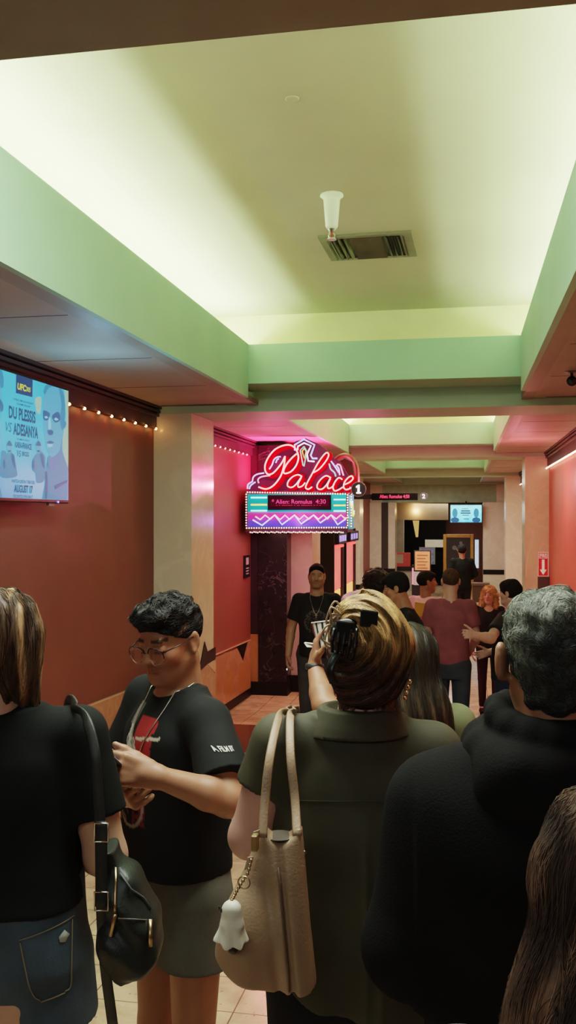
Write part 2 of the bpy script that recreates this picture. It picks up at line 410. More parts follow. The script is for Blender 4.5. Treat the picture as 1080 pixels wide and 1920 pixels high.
# soffits with a plain border and recessed acoustic panels
mb=MB(); pn=MB(); gp=MB()
for a,b in bays:
    for s,(xi,xo) in enumerate(((XBL,XL),(XBR,XR))):
        d=-1 if s==0 else 1
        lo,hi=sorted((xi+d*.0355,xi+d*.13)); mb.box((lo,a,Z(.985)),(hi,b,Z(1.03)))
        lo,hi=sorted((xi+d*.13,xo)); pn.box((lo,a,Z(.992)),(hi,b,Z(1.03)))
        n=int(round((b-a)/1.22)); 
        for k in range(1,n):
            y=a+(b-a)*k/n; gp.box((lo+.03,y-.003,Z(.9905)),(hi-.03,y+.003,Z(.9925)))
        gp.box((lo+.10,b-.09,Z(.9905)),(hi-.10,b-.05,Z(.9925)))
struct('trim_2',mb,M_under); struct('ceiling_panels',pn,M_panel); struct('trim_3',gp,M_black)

# walls --------------------------------------------------------------
mb=MB().box((XL-.12,.2,-1),(XL,28.7,Z(1.0))); struct('wall_left',mb,M_wall)
mb=MB().box((XR,.2,-1),(XR+.12,28.7,Z(1.0))); struct('wall_right',mb,M_wallr)
# lobby enclosure behind the camera
mb=MB().box((-6,-3.1,-.2),(4,-3,3.4)); struct('wall_back',mb,mat('lobby_wall_paint',(.25,.2,.15),.7))
mb=MB().box((-6,-3,Z(1.4)),(4,.2,Z(1.45))); struct('ceiling_lobby',mb,M_under)
# columns
M_band=mat('black_stone_band',(.008,.007,.007),.5,spec=.25)
def column(x0,x1,y0,y1,ztop,face=1):
    zb=min(floor_z(y0),floor_z(y1)); o=MB().box((x0,y0,zb-.05),(x1,y1,ztop)).build('column',M_col,bevel=.004); o['kind']='structure'
    return o
for i,(a,b) in enumerate(BEAMS[1:]):
    for x0,x1,d in ((XL,XCL,-1),(XCR,XR,1)):
        if i==0 and d>0: x0=1.015
        c=column(x0,x1,a,b,Z(.93)); zf=floor_z(a)
        if i>=1:
            e=.006
            box('stone_band',(x0-e if d>0 else x0,a-e,zf+.62),(x1+e if d<0 else x1,b,zf+.74),M_band,c)
            box('column_base',(x0-e*2 if d>0 else x0,a-e*2,zf),(x1+e*2 if d<0 else x1,b,zf+.16),M_band,c)
# pieces of inlaid stone on the near left column and the wall beside it
def inlay(pts, plane, val, m, mb, th=.006, n=(1,0,0)):
    P=[(atX(x,y,val) if plane=='X' else atY(x,y,val)) for x,y in pts]; mb.cur=m; mb.poly(P,n,th)
ms=[M_band,M_copA,M_copB,M_copC]
mb=MB()
inlay([(383.1,1203),(388.7,1221.7),(403.5,1213),(403.5,1235.6),(388.7,1244.8),(370,1262),(376,1240)],'X',XCL,0,mb)
inlay([(388.7,1246),(403.5,1238),(403.5,1262)],'X',XCL,3,mb)
inlay([(372,1262),(388.7,1247),(403.5,1265),(403.5,1350),(365,1375),(361,1290)],'X',XCL,1,mb)
inlay([(290,1270),(330,1250),(357,1265),(357,1560),(290,1560)],'Y',8.1,2,mb,n=(0,-1,0))
o=mb.build('trim_4',ms); o['kind']='structure'
# wainscot following the sloping floor
def wainscot(y0,y1,x,d,seed):
    mb=MB(); r=random.Random(seed); y=y0; H=.72
    def P(y,h): return (x,y,floor_z(y)+h)
    while y<y1-.05:
        w=min(r.uniform(.7,.95),y1-y); s=r.uniform(.25,.45)*w; ye=y+w
        mb.cur=1; mb.poly([P(y,.1),P(y+s,.1),P(y+s*1.25,H),P(y,H)],(d,0,0),.018)
        mb.cur=2 if r.random()<.5 else 3; mb.poly([P(y+s,.1),P(ye,.1),P(ye,H*.62),P(y+s*1.16,H*.72)],(d,0,0),.018)
        mb.cur=1; mb.poly([P(y+s*1.16,H*.72),P(ye,H*.62),P(ye,H),P(y+s*1.25,H)],(d,0,0),.018)
        y=ye
    mb.cur=0
    for yy in (y0+.02, y1-.75):
        mb.poly([P(yy,H+.004),P(yy+.55,H+.004),P(yy+.3,H-.2)],(d,0,0),.021)
    mb.cur=0; mb.poly([P(y0,0),P(y1,0),P(y1,.1),P(y0,.1)],(d,0,0),.02)
    mb.cur=3; mb.poly([P(y0,H),P(y1,H),P(y1,H+.008),P(y0,H+.008)],(d,0,0),.024)
    return mb
n=5
for (y0,y1) in ((1.9,8.1),(8.85,11.96),(15.75,21.9),(22.65,28.0)):
    for x,d in ((XL,1),(XR,-1)):
        o=wainscot(y0,y1,x,d,n).build('trim_%d'%n,ms); o['kind']='structure'; n+=1
# dark ridged valance at the head of the walls
M_ridge=M_dark
def valance(y0,y1,x,d,zb,zt):
    mb=MB(); mb.box((min(x,x+d*.03),y0,zb),(max(x,x+d*.03),y1,zt))
    for k in range(3):
        z=zt-.03-.035*k; mb.box((min(x,x+d*(.055+.012*(2-k))),y0,z),(max(x,x+d*(.055+.012*(2-k))),y1,z+.022))
    return mb
for (y0,y1) in ((1.9,8.1),(8.85,15.0),(15.75,21.9)):
    for x,d,zb in ((XL,1,Z(.80)),(XR,-1,Z(.76))):
        o=valance(y0,y1,x,d,zb,Z(1.0)).build('trim_%d'%n,M_ridge); o['kind']='structure'; n+=1

# far end: header, jambs and the concession lobby -----------------------
mb=MB().box((XL,28.04,Z(.41)),(XR,28.68,Z(.925))); struct('wall_header',mb,mat('header_paint',(.36,.46,.33),.7))
M_lobby=mat('lobby_tan_paint',(.34,.27,.185),.6,var=.05)
for lo,hi in (((XL,27.9,-.6),(-2.02,28.7,Z(.41))),((.55,27.9,-.6),(XR,28.7,Z(.41)))):
    o=MB().box(lo,hi).build('wall_jamb',M_col); o['kind']='structure'
    box('stone_band',(lo[0]+.001,lo[1]-.012,.13),(hi[0]+.004,lo[1],.27),M_band,o)
    if lo[0]<-2: box('dark_gap_strip',(-2.42,lo[1]-.01,-.5),(-2.22,lo[1],Z(.41)),M_dark,o)  # flat dark strip standing in for the dark gap between two piers
mb=MB().box((-5,33,-.7),(3.5,33.1,3)); struct('wall_far',mb,mat('lobby_maroon_paint',(.12,.035,.022),.6))
mb=MB().box((-5,28.7,Z(.45)),(3.5,33,Z(.5))); struct('ceiling_far',mb,M_lobby)
mb=MB().box((-5,28.7,-.7),(-4.9,33,Z(.5))).box((3.4,28.7,-.7),(3.5,33,Z(.5))); struct('wall_far_side',mb,M_lobby)
A=atY(742,942,30); B=atY(840,975,30)
mb=MB().box((-3.2,30,B.z),(atY(840,942,30).x,30.4,Z(.46))); struct('wall_bulkhead',mb,M_lobby)
mb=MB().box((-3.2,31,-.6),(atY(757,0,31).x,31.3,Z(.4))); struct('wall_pier',mb,mat('pier_paint',(.38,.33,.26),.6))
mb=MB().box((atY(757,0,32).x,32,-.6),(atY(836,0,32).x,32.1,Z(.4))); struct('wall_recess',mb,mat('recess_black',(.006,.005,.004),.9,spec=.1))
def P30(x,y,Y=29.6): return atY(x,y,Y)
M_gold=mat('brushed_gold',(.45,.27,.08),.35,metal=.6)
M_glowy=emi('warm_sconce_glow',(.95,.62,.2),.9)
s=MB().poly([P30(774,976,30.3),P30(786,976,30.3),P30(784,1007,30.3),P30(780,1007,30.3)],(0,-1,0),.1).build('wall_sconce',M_glowy)
tag(s,'tall tapering amber light wedge on the dark wall of the far lobby','sconce')
# counter with tiled front and red machine on its shelf
t=empty('snack_counter',(P30(757,1105).x,29.7,-.517),0,'low snack counter with pale tiled front at the far end of the corridor','counter')
x0,x1=P30(728,0).x,P30(775,0).x
box('counter_front',(x0,29.6,-.517),(x1,29.9,P30(0,1062).z),mat('white_tiles',(.5,.46,.4),.3,var=.05),t)
box('worktop',(x0-.02,29.52,P30(0,1062).z),(x1+.02,29.95,P30(0,1055).z),M_black,t)
q=MB().box((P30(741,0).x,29.6,P30(0,1055).z),(P30(769,0).x,29.85,P30(0,1031).z)).build('drinks_machine',mat('red_plastic',(.35,.04,.03),.4,emis=(.4,.05,.04),estr=.15),bevel=.02)
tag(q,'small red drinks machine standing on the tiled snack counter','machine')
box('front_panel',(P30(743,0).x,29.58,P30(0,1049).z),(P30(756,0).x,29.6,P30(0,1034).z),mat('cream_panel',(.5,.42,.3),.4),q)
# poster stand, candy machine, posters, gold-framed poster
def flatbox(name,x0,y0,x1,y1,Y,m,parent=None,th=.03):
    a=atY(x0,y1,Y); b=atY(x1,y0,Y); return MB().box((a.x,Y,a.z),(b.x,Y+th,b.z)).build(name,m,parent)
t=empty('notice_stand',(atY(792,0,20).x,20,-.517),0,'orange framed notice standing on a black post near the far lobby','sign')
flatbox('frame',776,1032,808,1071,20,M_black,t,.03)
flatbox('paper',778,1034,806,1069,19.985,mat('orange_notice_paper',(.55,.22,.10),.6,emis=(.5,.2,.1),estr=.25),t,.012)
mb=MB()
for k in range(5):
    a=atY(782,1041+k*6,19.98); b=atY(802-(k%2)*4,1041+k*6,19.98); mb.box((a.x,19.978,a.z-.008),(b.x,19.984,a.z+.008))
mb.build('printed_lines',mat('red_print',(.30,.08,.03),.6),t)
MB().tube([(atY(792,1070,20).x,20.03,atY(792,1070,20).z),(atY(792,1070,20).x,20.03,-.50)],.02).build('pole',M_black,t)
MB().lathe([(.17,-.517),(.17,-.50),(.02,-.49)],(atY(792,1070,20).x,20.03,0)).build('base',M_black,t)
t=empty('candy_machine',(atY(787,0,27).x,27,-.517),0,'candy dispenser with two glowing pink tubes beside the notice stand','machine')
flatbox('cabinet',772,1060,802,1140,27,M_black,t,.35)
flatbox('display',776,1072,798,1097,26.98,mat('candy_glass',(.3,.25,.22),.3,emis=(.5,.35,.3),estr=.3,var=.6,vscale=14),t,.015)
for x in (774,799): flatbox('neon_tube',x-1.4,1065,x+1.4,1096,26.95,emi('pink_tube',(1,.25,.35),2.2),t,.03)
t=flatbox('framed_poster',786,1026,816,1058,28.9,mat('poster_frame',(.25,.27,.30),.4)); tag(t,'grey framed blue poster partly behind the orange notice','poster')
flatbox('picture',789,1029,813,1056,28.88,mat('blue_poster',(.12,.14,.18),.5,var=.5,vscale=12,emis=(.2,.25,.35),estr=.12),t,.015)
t=flatbox('wall_poster',797,1012,831,1026,31.9,mat('pale_poster',(.5,.47,.38),.6,emis=(.5,.45,.35),estr=.12)); tag(t,'pale blank panel high on the dark wall beside the gold frame','panel')
t=empty('gold_framed_poster',(atY(860,0,29).x,29,-.517),0,'tall black poster in a wide gold frame under the far television','poster')
mb=MB()
a=atY(831,1140,29); b=atY(888,1002,29); w=.10
mb.box((a.x,28.95,a.z),(a.x+w,29.05,b.z)).box((b.x-w,28.95,a.z),(b.x,29.05,b.z)).box((a.x+w,28.95,b.z-w),(b.x-w,29.05,b.z)).box((a.x+w,28.95,a.z),(b.x-w,29.05,a.z+w))
mb.build('frame',M_gold,t,bevel=.01)
MB().box((a.x+w,28.99,a.z+w),(b.x-w,29.03,b.z-w)).build('picture',mat('black_poster',(.02,.02,.022),.35),t)
mb=MB()
M_figs=mat('poster_figures',(.2,.2,.22),.5)
for x,y,r in ((852,1027,.07),(858,1030,.05),(871,1028,.06),(864,1018,.05)):
    p=atY(x,y,28.985); MB().lathe([(r,-.003),(r,.003)],(p.x,28.985,p.z),12,Matrix.Rotation(math.pi/2,3,'X')).build('pale_figure',M_figs,t)
t=flatbox('lit_poster',889,1008,899,1068,28.8,M_dark); tag(t,'narrow lit poster with blue and white picture beside the gold frame','poster')
flatbox('picture',890.5,1012,897.5,1065,28.78,mat('blue_white_poster',(.3,.35,.4),.4,var=.7,vscale=7,emis=(.45,.55,.7),estr=.7),t,.015)
t=empty('podium',(atY(901,0,26).x,26,-.517),0,'dark brown wooden podium in front of the far right jamb','podium')
a=atY(886,0,26).x; b=atY(917,0,26).x
MB().box((a,26,-.517),(b,26.4,atY(0,1086,26).z)).build('body',mat('dark_wood',(.07,.035,.02),.5,stretch=(1,1,8)),t)
MB().box((a-.02,25.97,atY(0,1086,26).z),(b+.02,26.43,atY(0,1082,26).z)).build('top',mat('wood_top',(.11,.055,.03),.4),t)

# theatre entrance: black marble pilaster, copper panel, pink pillar -------
zf=floor_z(12)
c=MB().box((atY(484,0,12).x,12,zf),(atY(538,0,12).x,12.5,Z(.93))).build('column_black',M_blk,bevel=.004); c['kind']='structure'
box('base_block',(atY(468.5,0,11.98).x,11.97,zf),(atY(539,0,11.98).x,12.5,zf+.17),M_band,c)
o=MB().box((atY(468,0,12).x,12.02,zf+.17),(atY(484,0,12).x,12.3,atY(0,1178,12).z)).build('wall_strip_lower',M_copB); o['kind']='structure'
o=MB().box((atY(468,0,12).x,12.02,atY(0,1178,12).z),(atY(484,0,12).x,12.3,Z(.93))).build('wall_strip_upper',mat('dark_reveal_paint',(.03,.015,.02),.4)); o['kind']='structure'
c=MB().box((atY(540,0,12.3).x,12.3,zf),(-1.99,12.9,Z(.93))).build('column_pink',mat('pale_pink_paint',(.50,.37,.33),.4),bevel=.004); c['kind']='structure'
box('base_block',(atY(539,0,12.3).x,12.27,zf),(-1.97,12.92,zf+.22),M_band,c)
# lit cases along the left wall further on
M_redlit=mat('red_lit_display',(.3,.05,.05),.3,var=.8,vscale=5,emis=(.9,.12,.10),estr=.8)
M_orglit=mat('orange_lit_display',(.4,.15,.05),.3,emis=(1,.35,.1),estr=1.0,var=.5)
M_purl=emi('purple_header_glow',(.45,.3,1),1.6)
for i,(ya,yb,lab) in enumerate(((17.9,19.4,'nearer of two lit game cabinets along the left wall past the pillar'),(19.8,21.6,'farther of two lit game cabinets along the left wall, next to the cream column'))):
    t=empty('game_cabinet',(XL+.05,(ya+yb)/2,-.517),0,lab,'game cabinet','lit game cabinets past the pink pillar')
    X0=XL+.005; X1=XL+.32
    for yy in (ya,yb-.08): box('side_panel',(X0,yy,-.515),(X1-.02,yy+.08,1.55),M_black,t)
    box('cabinet_body',(X0,ya+.12,-.515),(X1-.1,yb-.12,1.5),M_dark,t)
    box('header',(X1-.1,ya+.12,1.28),(X1+.06,yb-.12,1.5),M_black,t)
    mb=MB()
    for k in range(3):
        yy=ya+.2+k*(yb-ya-.4)/3; MB().box((X1+.06,yy,1.33),(X1+.07,yy+.25,1.45)).build('header_light',M_purl,t)
    box('display',(X1-.1,ya+.14,.35),(X1-.07,yb-.14,1.22),M_redlit,t)
    box('lower_display',(X1-.1,ya+.14,-.2),(X1-.075,yb-.14,.33),M_orglit,t)
    box('lamp_bar',(X1-.09,ya+.14,1.2),(X1,yb-.14,1.25),emi('red_bar',(1,.06,.05),5),t)

# string lights -------------------------------------------------------------
M_bulbw=emi('warm_bulb',(1,.42,.13),20); M_bulbp=emi('pink_bulb',(1,.25,.2),14); M_bulbo=emi('rope_bulb',(1,.5,.32),16); M_wire=mat('bulb_wire',(.12,.07,.03),.5)
def lights(x,y0,y1,z,step,r,m,label,sag=.008,wm=None):
    t=empty('string_lights',(x,(y0+y1)/2,z),0,label,'string lights')
    n=int((y1-y0)/step); pts=[(x,y0+(y1-y0)*k/(n*4),z-sag*abs(math.sin(k*math.pi/4))) for k in range(n*4+1)]
    MB().tube(pts,.006,5).build('wire',wm or M_wire,t)
    for k in range(n+1):
        MB().ball((x,y0+(y1-y0)*k/n,z-.004),r,6,(1,1.5,1)).build('bulb',m,t,smooth=True)
lights(XL+.05,3.2,8.02,Z(.79),.26,.011,M_bulbw,'warm string lights along the terracotta wall above the big television')
lights(XL+.05,8.95,11.6,Z(.79),.21,.010,M_bulbp,'pink string lights on the red wall left of the neon marquee')
lights(XR-.05,9.2,14.92,Z(.745),.11,.010,M_bulbo,'bright rope lights high on the salmon wall by the arrow sign',wm=mat('rope_glow',(.6,.3,.2),.4,emis=(1,.4,.25),estr=.8))
lights(XR-.05,16.3,21.7,Z(.72),.4,.012,M_bulbo,'short run of rope lights between the two right cream columns')

# cove fluorescent tubes -----------------------------------------------------
M_tube=emi('fluorescent_tube',(.88,1,.72),9)
for i,(a,b) in enumerate(bays):
    if i==3: break
    for x,s in ((XBL-.25,'left'),(XBR+.31,'right')):
        k=4
        for j in range(k):
            y0=a+.15+(b-.3-a)*j/k; y1=a+.15+(b-.3-a)*(j+1)/k-.1
            o=MB().tube([(x,y0,Z(1.27)),(x,y1,Z(1.27))],.018,10).build('fluorescent_tube',M_tube,smooth=True)
            tag(o,'white fluorescent tube lying in the %s ceiling cove of the %s tray'%(s,('nearest','second','third')[i]),'light tube','cove tubes, %s side of %s tray'%(s,('nearest','second','third')[i]))
            for yy in (y0,y1): MB().box((x-.025,yy-.015,Z(1.152)),(x+.025,yy+.015,Z(1.29))).build('tube_holder',M_cream,o)

# air vent ---------------------------------------------------------------------
zc=Z(1.75)
def onC(px,py,dz=1.75):
    r=ray(px,py); return Vector((0,0,CAMZ))+r*(dz/r.z)
c1,c2,c3,c4=[onC(*p) for p in ((608,442),(765,433),(767,476),(630,484))]
cx=(c1.x+c2.x+c3.x+c4.x)/4; cy=(c1.y+c2.y+c3.y+c4.y)/4; hw=.29; hd=.27
t=empty('air_vent',(cx,cy,zc),math.radians(-1),'metal air vent with three banks of louvres in the tray ceiling','vent')
M_vent=mat('vent_metal',(.30,.29,.21),.4,metal=.3,var=.1)
mb=MB(); w=.045
for lo,hi in (((-hw,-hd),(hw,-hd+w)),((-hw,hd-w),(hw,hd)),((-hw,-hd+w),(-hw+w*1.6,hd-w)),((hw-w*1.6,-hd+w),(hw,hd-w))):
    mb.box((lo[0],lo[1],-.016),(hi[0],hi[1],-.001))
mb.build('frame',M_vent,t,keep=False)
MB().box((-hw+w,-hd+w,-.004),(hw-w,hd-w,-.001)).build('dark_duct',M_black,t,keep=False)
sl=MB()
for k in range(4):
    for sx in (-1,1):
        x=sx*(.10+.035*k+.01); sl.add([(x,-hd+w,-.003),(x+sx*.026,-hd+w,-.028),(x+sx*.026,hd-w,-.028),(x,hd-w,-.003)],[(0,1,2,3)])
for k in range(5):
    y=-hd+.07+k*.095; sl.add([(-.1,y,-.003),(.1,y,-.003),(.1,y+.03,-.03),(-.1,y+.03,-.03)],[(0,1,2,3)])
sl.build('louvres',mat('louvre_metal',(.13,.12,.09),.35,metal=.6),t,keep=False)
# sprinkler ---------------------------------------------------------------------
p=onC(622,364)
t=empty('ceiling_sprinkler',(p.x,p.y,zc),0,'white conical sprinkler cup with metal head hanging beside the air vent','sprinkler')
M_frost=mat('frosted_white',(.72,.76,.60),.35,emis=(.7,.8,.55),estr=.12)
MB().lathe([(.001,-.002),(.062,-.002),(.064,-.012),(.05,-.022),(.046,-.03),(.034,-.175),(.026,-.19),(.001,-.19)],n=28).build('cup',M_frost,t,smooth=True,keep=False)
m=mat('chrome',(.5,.5,.42),.2,metal=1)
mb=MB().lathe([(.001,-.19),(.02,-.19),(.014,-.205),(.001,-.205)]); mb.tube([(-.012,0,-.2),(-.017,0,-.225),(-.008,0,-.245)],.0035,6); mb.tube([(.012,0,-.2),(.017,0,-.225),(.008,0,-.245)],.0035,6)
mb.lathe([(.001,-.243),(.026,-.243),(.026,-.248),(.001,-.248)]); mb.build('sprinkler_head',m,t,keep=False)
MB().tube([(0,0,-.2),(0,0,-.243)],.004,6).build('glass_bulb',mat('red_bulb',(.5,.05,.03),.2),t,keep=False)
# small plaster patch on ceiling
o=MB().lathe([(.001,0),(.032,0),(.024,-.003),(.001,-.004)],onC(548,185)-Vector((0,0,.0005)),20).build('plaster_bump',M_cream,smooth=True); tag(o,'small round plaster bump on the tray ceiling','plaster patch')
# security camera ----------------------------------------------------------------
p=onC(1072,694,1.0)
t=empty('security_camera',(p.x,p.y,p.z),math.radians(200),'dark security camera on a bracket under the right soffit','camera')
MB().lathe([(.001,0),(.045,0),(.045,-.012),(.02,-.02),(.001,-.02)],n=20).build('mount',mat('grey_metal',(.2,.19,.17),.4,metal=.4),t,smooth=False,keep=False)
MB().tube([(0,0,-.015),(0,0,-.05)],.010).build('bracket',M_black,t,keep=False)
MB().ball((0,0,-.075),.036,14).build('camera_ball',mat('dark_glass',(.02,.02,.025),.08),t,smooth=True,keep=False)
MB().tube([(0,.03,-.075),(0,.042,-.078)],.014,16).build('lens',mat('lens_glass',(.1,.05,.06),.05,metal=.5),t,keep=False)

# arrow sign and box on right column ------------------------------------------------
t=flatbox('arrow_sign',1008.5,1035,1028.5,1081,14.985,mat('sign_red',(.55,.02,.02),.4,emis=(.5,.02,.02),estr=.15),None,.012); tag(t,'red sign with a white downward arrow on the cream column at right','sign')
M_signw=mat('sign_white',(.8,.7,.65),.4,emis=(.8,.6,.55),estr=.2)
def SP(x,y): return atY(x,y,14.98)
mb=MB(); mb.poly([SP(1016,1049),SP(1021,1049),SP(1021,1068),SP(1025,1068),SP(1018.5,1078),SP(1012,1068),SP(1016,1068)],(0,-1,0),.003)
mb.build('arrow',M_signw,t)
mb=MB()
for a,b in (((1008.8,1035.4),(1028.3,1036.4)),((1008.8,1079.6),(1028.3,1080.6)),((1008.8,1035.4),(1009.6,1080.6)),((1027.4,1035.4),(1028.3,1080.6)),((1011,1038),(1026,1039)),((1011,1046),(1026,1047)),((1011,1038),(1012,1047)),((1025,1038),(1026,1047))):
    p=SP(*a); q=SP(*b); mb.box((p.x,14.978,q.z),(q.x,14.982,p.z))
mb.build('border',M_signw,t)
text('lettering','FIRE',.062,Matrix.Translation((SP(1018.5,1042.5)))@Matrix.Rotation(math.pi/2,4,'X'),M_signw,t,bold=.001,xs=.8)
t=flatbox('extinguisher_box',1009,1082,1034,1120,14.9,mat('grey_steel',(.10,.085,.075),.45,metal=.3),None,.09); tag(t,'dark grey box fixed to the column below the red arrow sign','box')
# room sign at left wall end -----------------------------------------------------------
A=atX(458.5,1083,XL); B=atX(467.5,1040,XL)
t=MB().box((XL,min(A.y,11.6),A.z),(XL+.02,11.9,B.z)).build('braille_sign',M_black); tag(t,'small black room plaque with white marks at the end of the red wall','sign')
mb=MB(); mb.box((XL+.02,11.68,B.z-.12),(XL+.023,11.82,B.z-.03)); 
for k in range(3): mb.box((XL+.02,11.68,A.z+.04+k*.035),(XL+.023,11.82,A.z+.055+k*.035))
mb.build('white_marks',mat('plaque_white',(.4,.36,.33),.5),t)
# ================================================================= NEON MARQUEE
SY=11.3
def S2(u,v,dy=0): # traced point -> point on the sign's real plane
    p=atY(450+u/4.32,810+v/4.32,SY); p.y+=dy; return p
sg=empty('neon_marquee',(XL,SY+.3,S2(0,640).z),0,'glowing neon theatre marquee with red script lettering and a zigzag panel','neon sign')
PL,PR=S2(45,0).x,S2(872,0).x; zt,zb=S2(0,478).z,S2(0,812).z
M_cab=mat('cabinet_purple',(.10,.045,.10),.4,var=.2)
MB().box((PL,SY+.02,zb),(PR,SY+.58,zt)).build('cabinet',M_cab,sg,bevel=.01)
MB().box((PL+.0,SY,zb+.0),(PR,SY+.03,zb+.06)).build('lower_rail',mat('rail_dark',(.06,.03,.05),.3),sg)
# face with teal ends and a blue lower field (procedural gradient, red neon glow painted in)
def face_mat():
    m,nt,b=new_mat('marquee_face'); N=nt.nodes; L=nt.links
    tc=N.new('ShaderNodeTexCoord'); sp=N.new('ShaderNodeSeparateXYZ'); L.new(tc.outputs['Generated'],sp.inputs[0])
    r=N.new('ShaderNodeValToRGB'); e=r.color_ramp.elements
    e[0].position=0; e[0].color=(.03,.05,.50,1); e[1].position=1; e[1].color=(.0,.33,.32,1)
    for p,c in ((.18,(.10,.05,.50,1)),(.32,(.45,.03,.22,1)),(.42,(.35,.05,.28,1)),(.47,(.0,.30,.32,1))):
        q=e.new(p); q.color=c
    L.new(sp.outputs['Z'],r.inputs[0]); L.new(r.outputs[0],b.inputs['Base Color']); L.new(r.outputs[0],b.inputs['Emission Color']); b.inputs['Emission Strength'].default_value=.16; b.inputs['Roughness'].default_value=.35
    return m
MB().box((S2(62,0).x,SY+.005,S2(0,768).z),(S2(858,0).x,SY+.02,S2(0,505).z)).build('marquee_face',face_mat(),sg)
a,b=S2(226,0).x,S2(738,0).x
MB().box((a,SY-.02,S2(0,632).z),(b,SY+.01,S2(0,512).z)).build('display_case',mat('case_black',(.015,.010,.014),.5,spec=.1),sg,bevel=.006)
MB().box((a+.03,SY-.024,S2(0,604).z),(b-.02,SY-.018,S2(0,545).z)).build('led_screen',mat('led_screen_dark',(.012,.003,.006),.6,emis=(.25,.01,.06),estr=.10,spec=.1),sg)
M_led=emi('led_pink',(1,.10,.30),1.5)
RX=Matrix.Rotation(math.pi/2,4,'X')
text('led_text','* Alien: Romulus  4:30',.076,Matrix.Translation(S2(478,566,-.026))@RX,M_led,sg,xs=.98)
text('led_text','- - ------- - -- ------- - - -',.05,Matrix.Translation(S2(475,592,-.026))@RX,emi('led_red',(1,.03,.06),1.2),sg,xs=1.2)
def tube(name,pts,r,m,dy=-.05,closed=False,smooth=6,par=None):
    P=[S2(u,v,dy) for u,v in pts]
    if smooth: P=crspline(P,smooth,closed)
    return MB().tube(P,r,7,closed).build(name,m,par or sg,smooth=True)
N_red=emi('neon_red_core',(1,.34,.32),6.5); N_redL=mat('neon_red_letter',(.20,.0,.004),.5,emis=(1,.0,.01),estr=.30,spec=.1)
N_pink=emi('neon_pink',(1,.30,.45),4); N_blue=emi('neon_blue',(.30,.38,1),5); N_pur=emi('neon_purple',(.62,.40,1),4.2); N_cyan=emi('neon_cyan',(.35,1,1),4.5)
N_yel=emi('neon_yellow',(1,.75,.12),3.5); N_wht=emi('neon_lilac',(.9,.75,1),4.5); N_teal=emi('neon_teal',(.25,.8,.75),2.2)
letters=[('P',[[(476,175),(450,130),(405,108),(345,117),(285,150),(238,208),(212,268),(214,318),(238,345),(275,335),(318,290),(352,242),(372,198)],
               [(372,198),(366,260),(345,340),(310,400),(265,445),(215,463),(158,447)],
               [(473,168),(480,215),(462,272),(420,322),(372,338),(360,318),(382,268),(425,215),(466,178)]]),
 ('a',[[(510,362),(475,348),(432,365),(398,402),(393,438),(425,450),(462,424),(505,366),(478,420),(482,448),(512,438),(534,412)]]),
 ('l',[[(600,332),(650,300),(700,240),(724,192),(712,170),(685,188),(635,258),(585,350),(545,425),(540,456),(562,464),(590,446)]]),
 ('a',[[(742,372),(702,356),(660,385),(632,428),(636,460),(668,464),(705,432),(738,376),(715,430),(722,458),(750,448),(768,425)]]),
 ('c',[[(834,386),(805,372),(775,405),(758,448),(772,478),(802,470),(838,448)]]),
 ('e',[[(850,428),(890,410),(920,380),(908,358),(878,374),(850,412),(845,450),(865,468),(902,455),(932,432)]])]
for ch,st in letters:
    L_=None
    for k,s in enumerate(st):
        P=crspline([S2(u+ (8 if ch!='P' else 12),v+6,.02) for u,v in s],6)
        w=.037 if ch=='P' else .027
        o=MB().tube(P,(.02,w),8,flat=(0,1,0)).build('letter' if k==0 else 'letter_stroke',N_redL,sg,smooth=False)
        tube('neon_tube',s,.0095 if ch=='P' else .0085,N_red,-.06,par=o if k>=0 else sg)
# stepped cloud silhouette behind the lettering
back=[(50,478),(60,430),(100,400),(110,350),(170,320),(205,250),(210,180),(290,120),(420,90),(440,70),(520,45),(620,90),(680,130),(740,200),(800,235),(850,320),(880,370),(880,478)]
MB().poly([S2(u,v,.10) for u,v in back],(0,1,0),.06).build('backboard',mat('backboard_plum',(.035,.010,.035),.6,emis=(.5,.02,.12),estr=.10,var=.5,vscale=3),sg)
outl=[('blue',[(75,462),(88,432),(125,405)]),('pur',[(100,405),(108,365),(140,342),(195,332)]),('pink',[(152,414),(146,385),(175,362),(245,352)]),('blue',[(60,460),(66,425),(98,402)]),
 ('pur',[(238,302),(262,262),(275,225),(300,204),(330,200)]),('blue',[(290,250),(300,225),(315,215)]),
 ('teal',[(722,256),(735,300),(765,328),(776,360)]),('blue',[(738,236),(775,290),(800,330)]),('pink',[(786,262),(812,270),(828,320),(838,352)]),('pur',[(778,268),(800,300),(808,350)])]
mm={'blue':N_blue,'pur':N_pur,'pink':N_pink,'teal':N_teal}
for c,p in outl: tube('neon_outline',p,.009,mm[c],0,smooth=4)
tube('neon_outline',[(447,150),(445,105),(520,60),(606,105),(575,190),(590,215),(628,215)],.011,N_blue,-.02,smooth=0)
tube('neon_outline',[(470,148),(472,118),(522,90),(578,114),(546,180),(556,236),(606,240)],.010,N_wht,-.03,smooth=0)
tube('neon_outline',[(522,118),(492,150),(514,272),(522,280),(546,160),(522,118)],.007,N_teal,-.035,smooth=0)
tube('neon_outline',[(524,134),(508,158),(524,215),(540,158),(524,134)],.006,N_yel,-.035,smooth=0)
for v,m in ((532,N_cyan),(590,N_yel),(638,N_cyan)): tube('neon_bar',[(92,v),(222,v)],.010,m,-.03,smooth=0)
for v,m in ((548,N_cyan),(595,N_yel),(640,N_cyan)): tube('neon_bar',[(762,v),(858,v)],.009,m,-.03,smooth=0)
zz=[(130,684)]; u=130
zz=[(130,684),(168,710),(208,674),(250,706),(286,672),(328,710),(368,674),(406,708),(446,672),(486,708),(524,674),(562,706),(600,672),(640,706),(680,672),(712,704),(742,672),(782,704),(820,672),(852,700),(885,690)]
tube('neon_zigzag',zz,.009,emi('neon_zig_pink',(1,.45,.5),4.5),-.035,smooth=0)
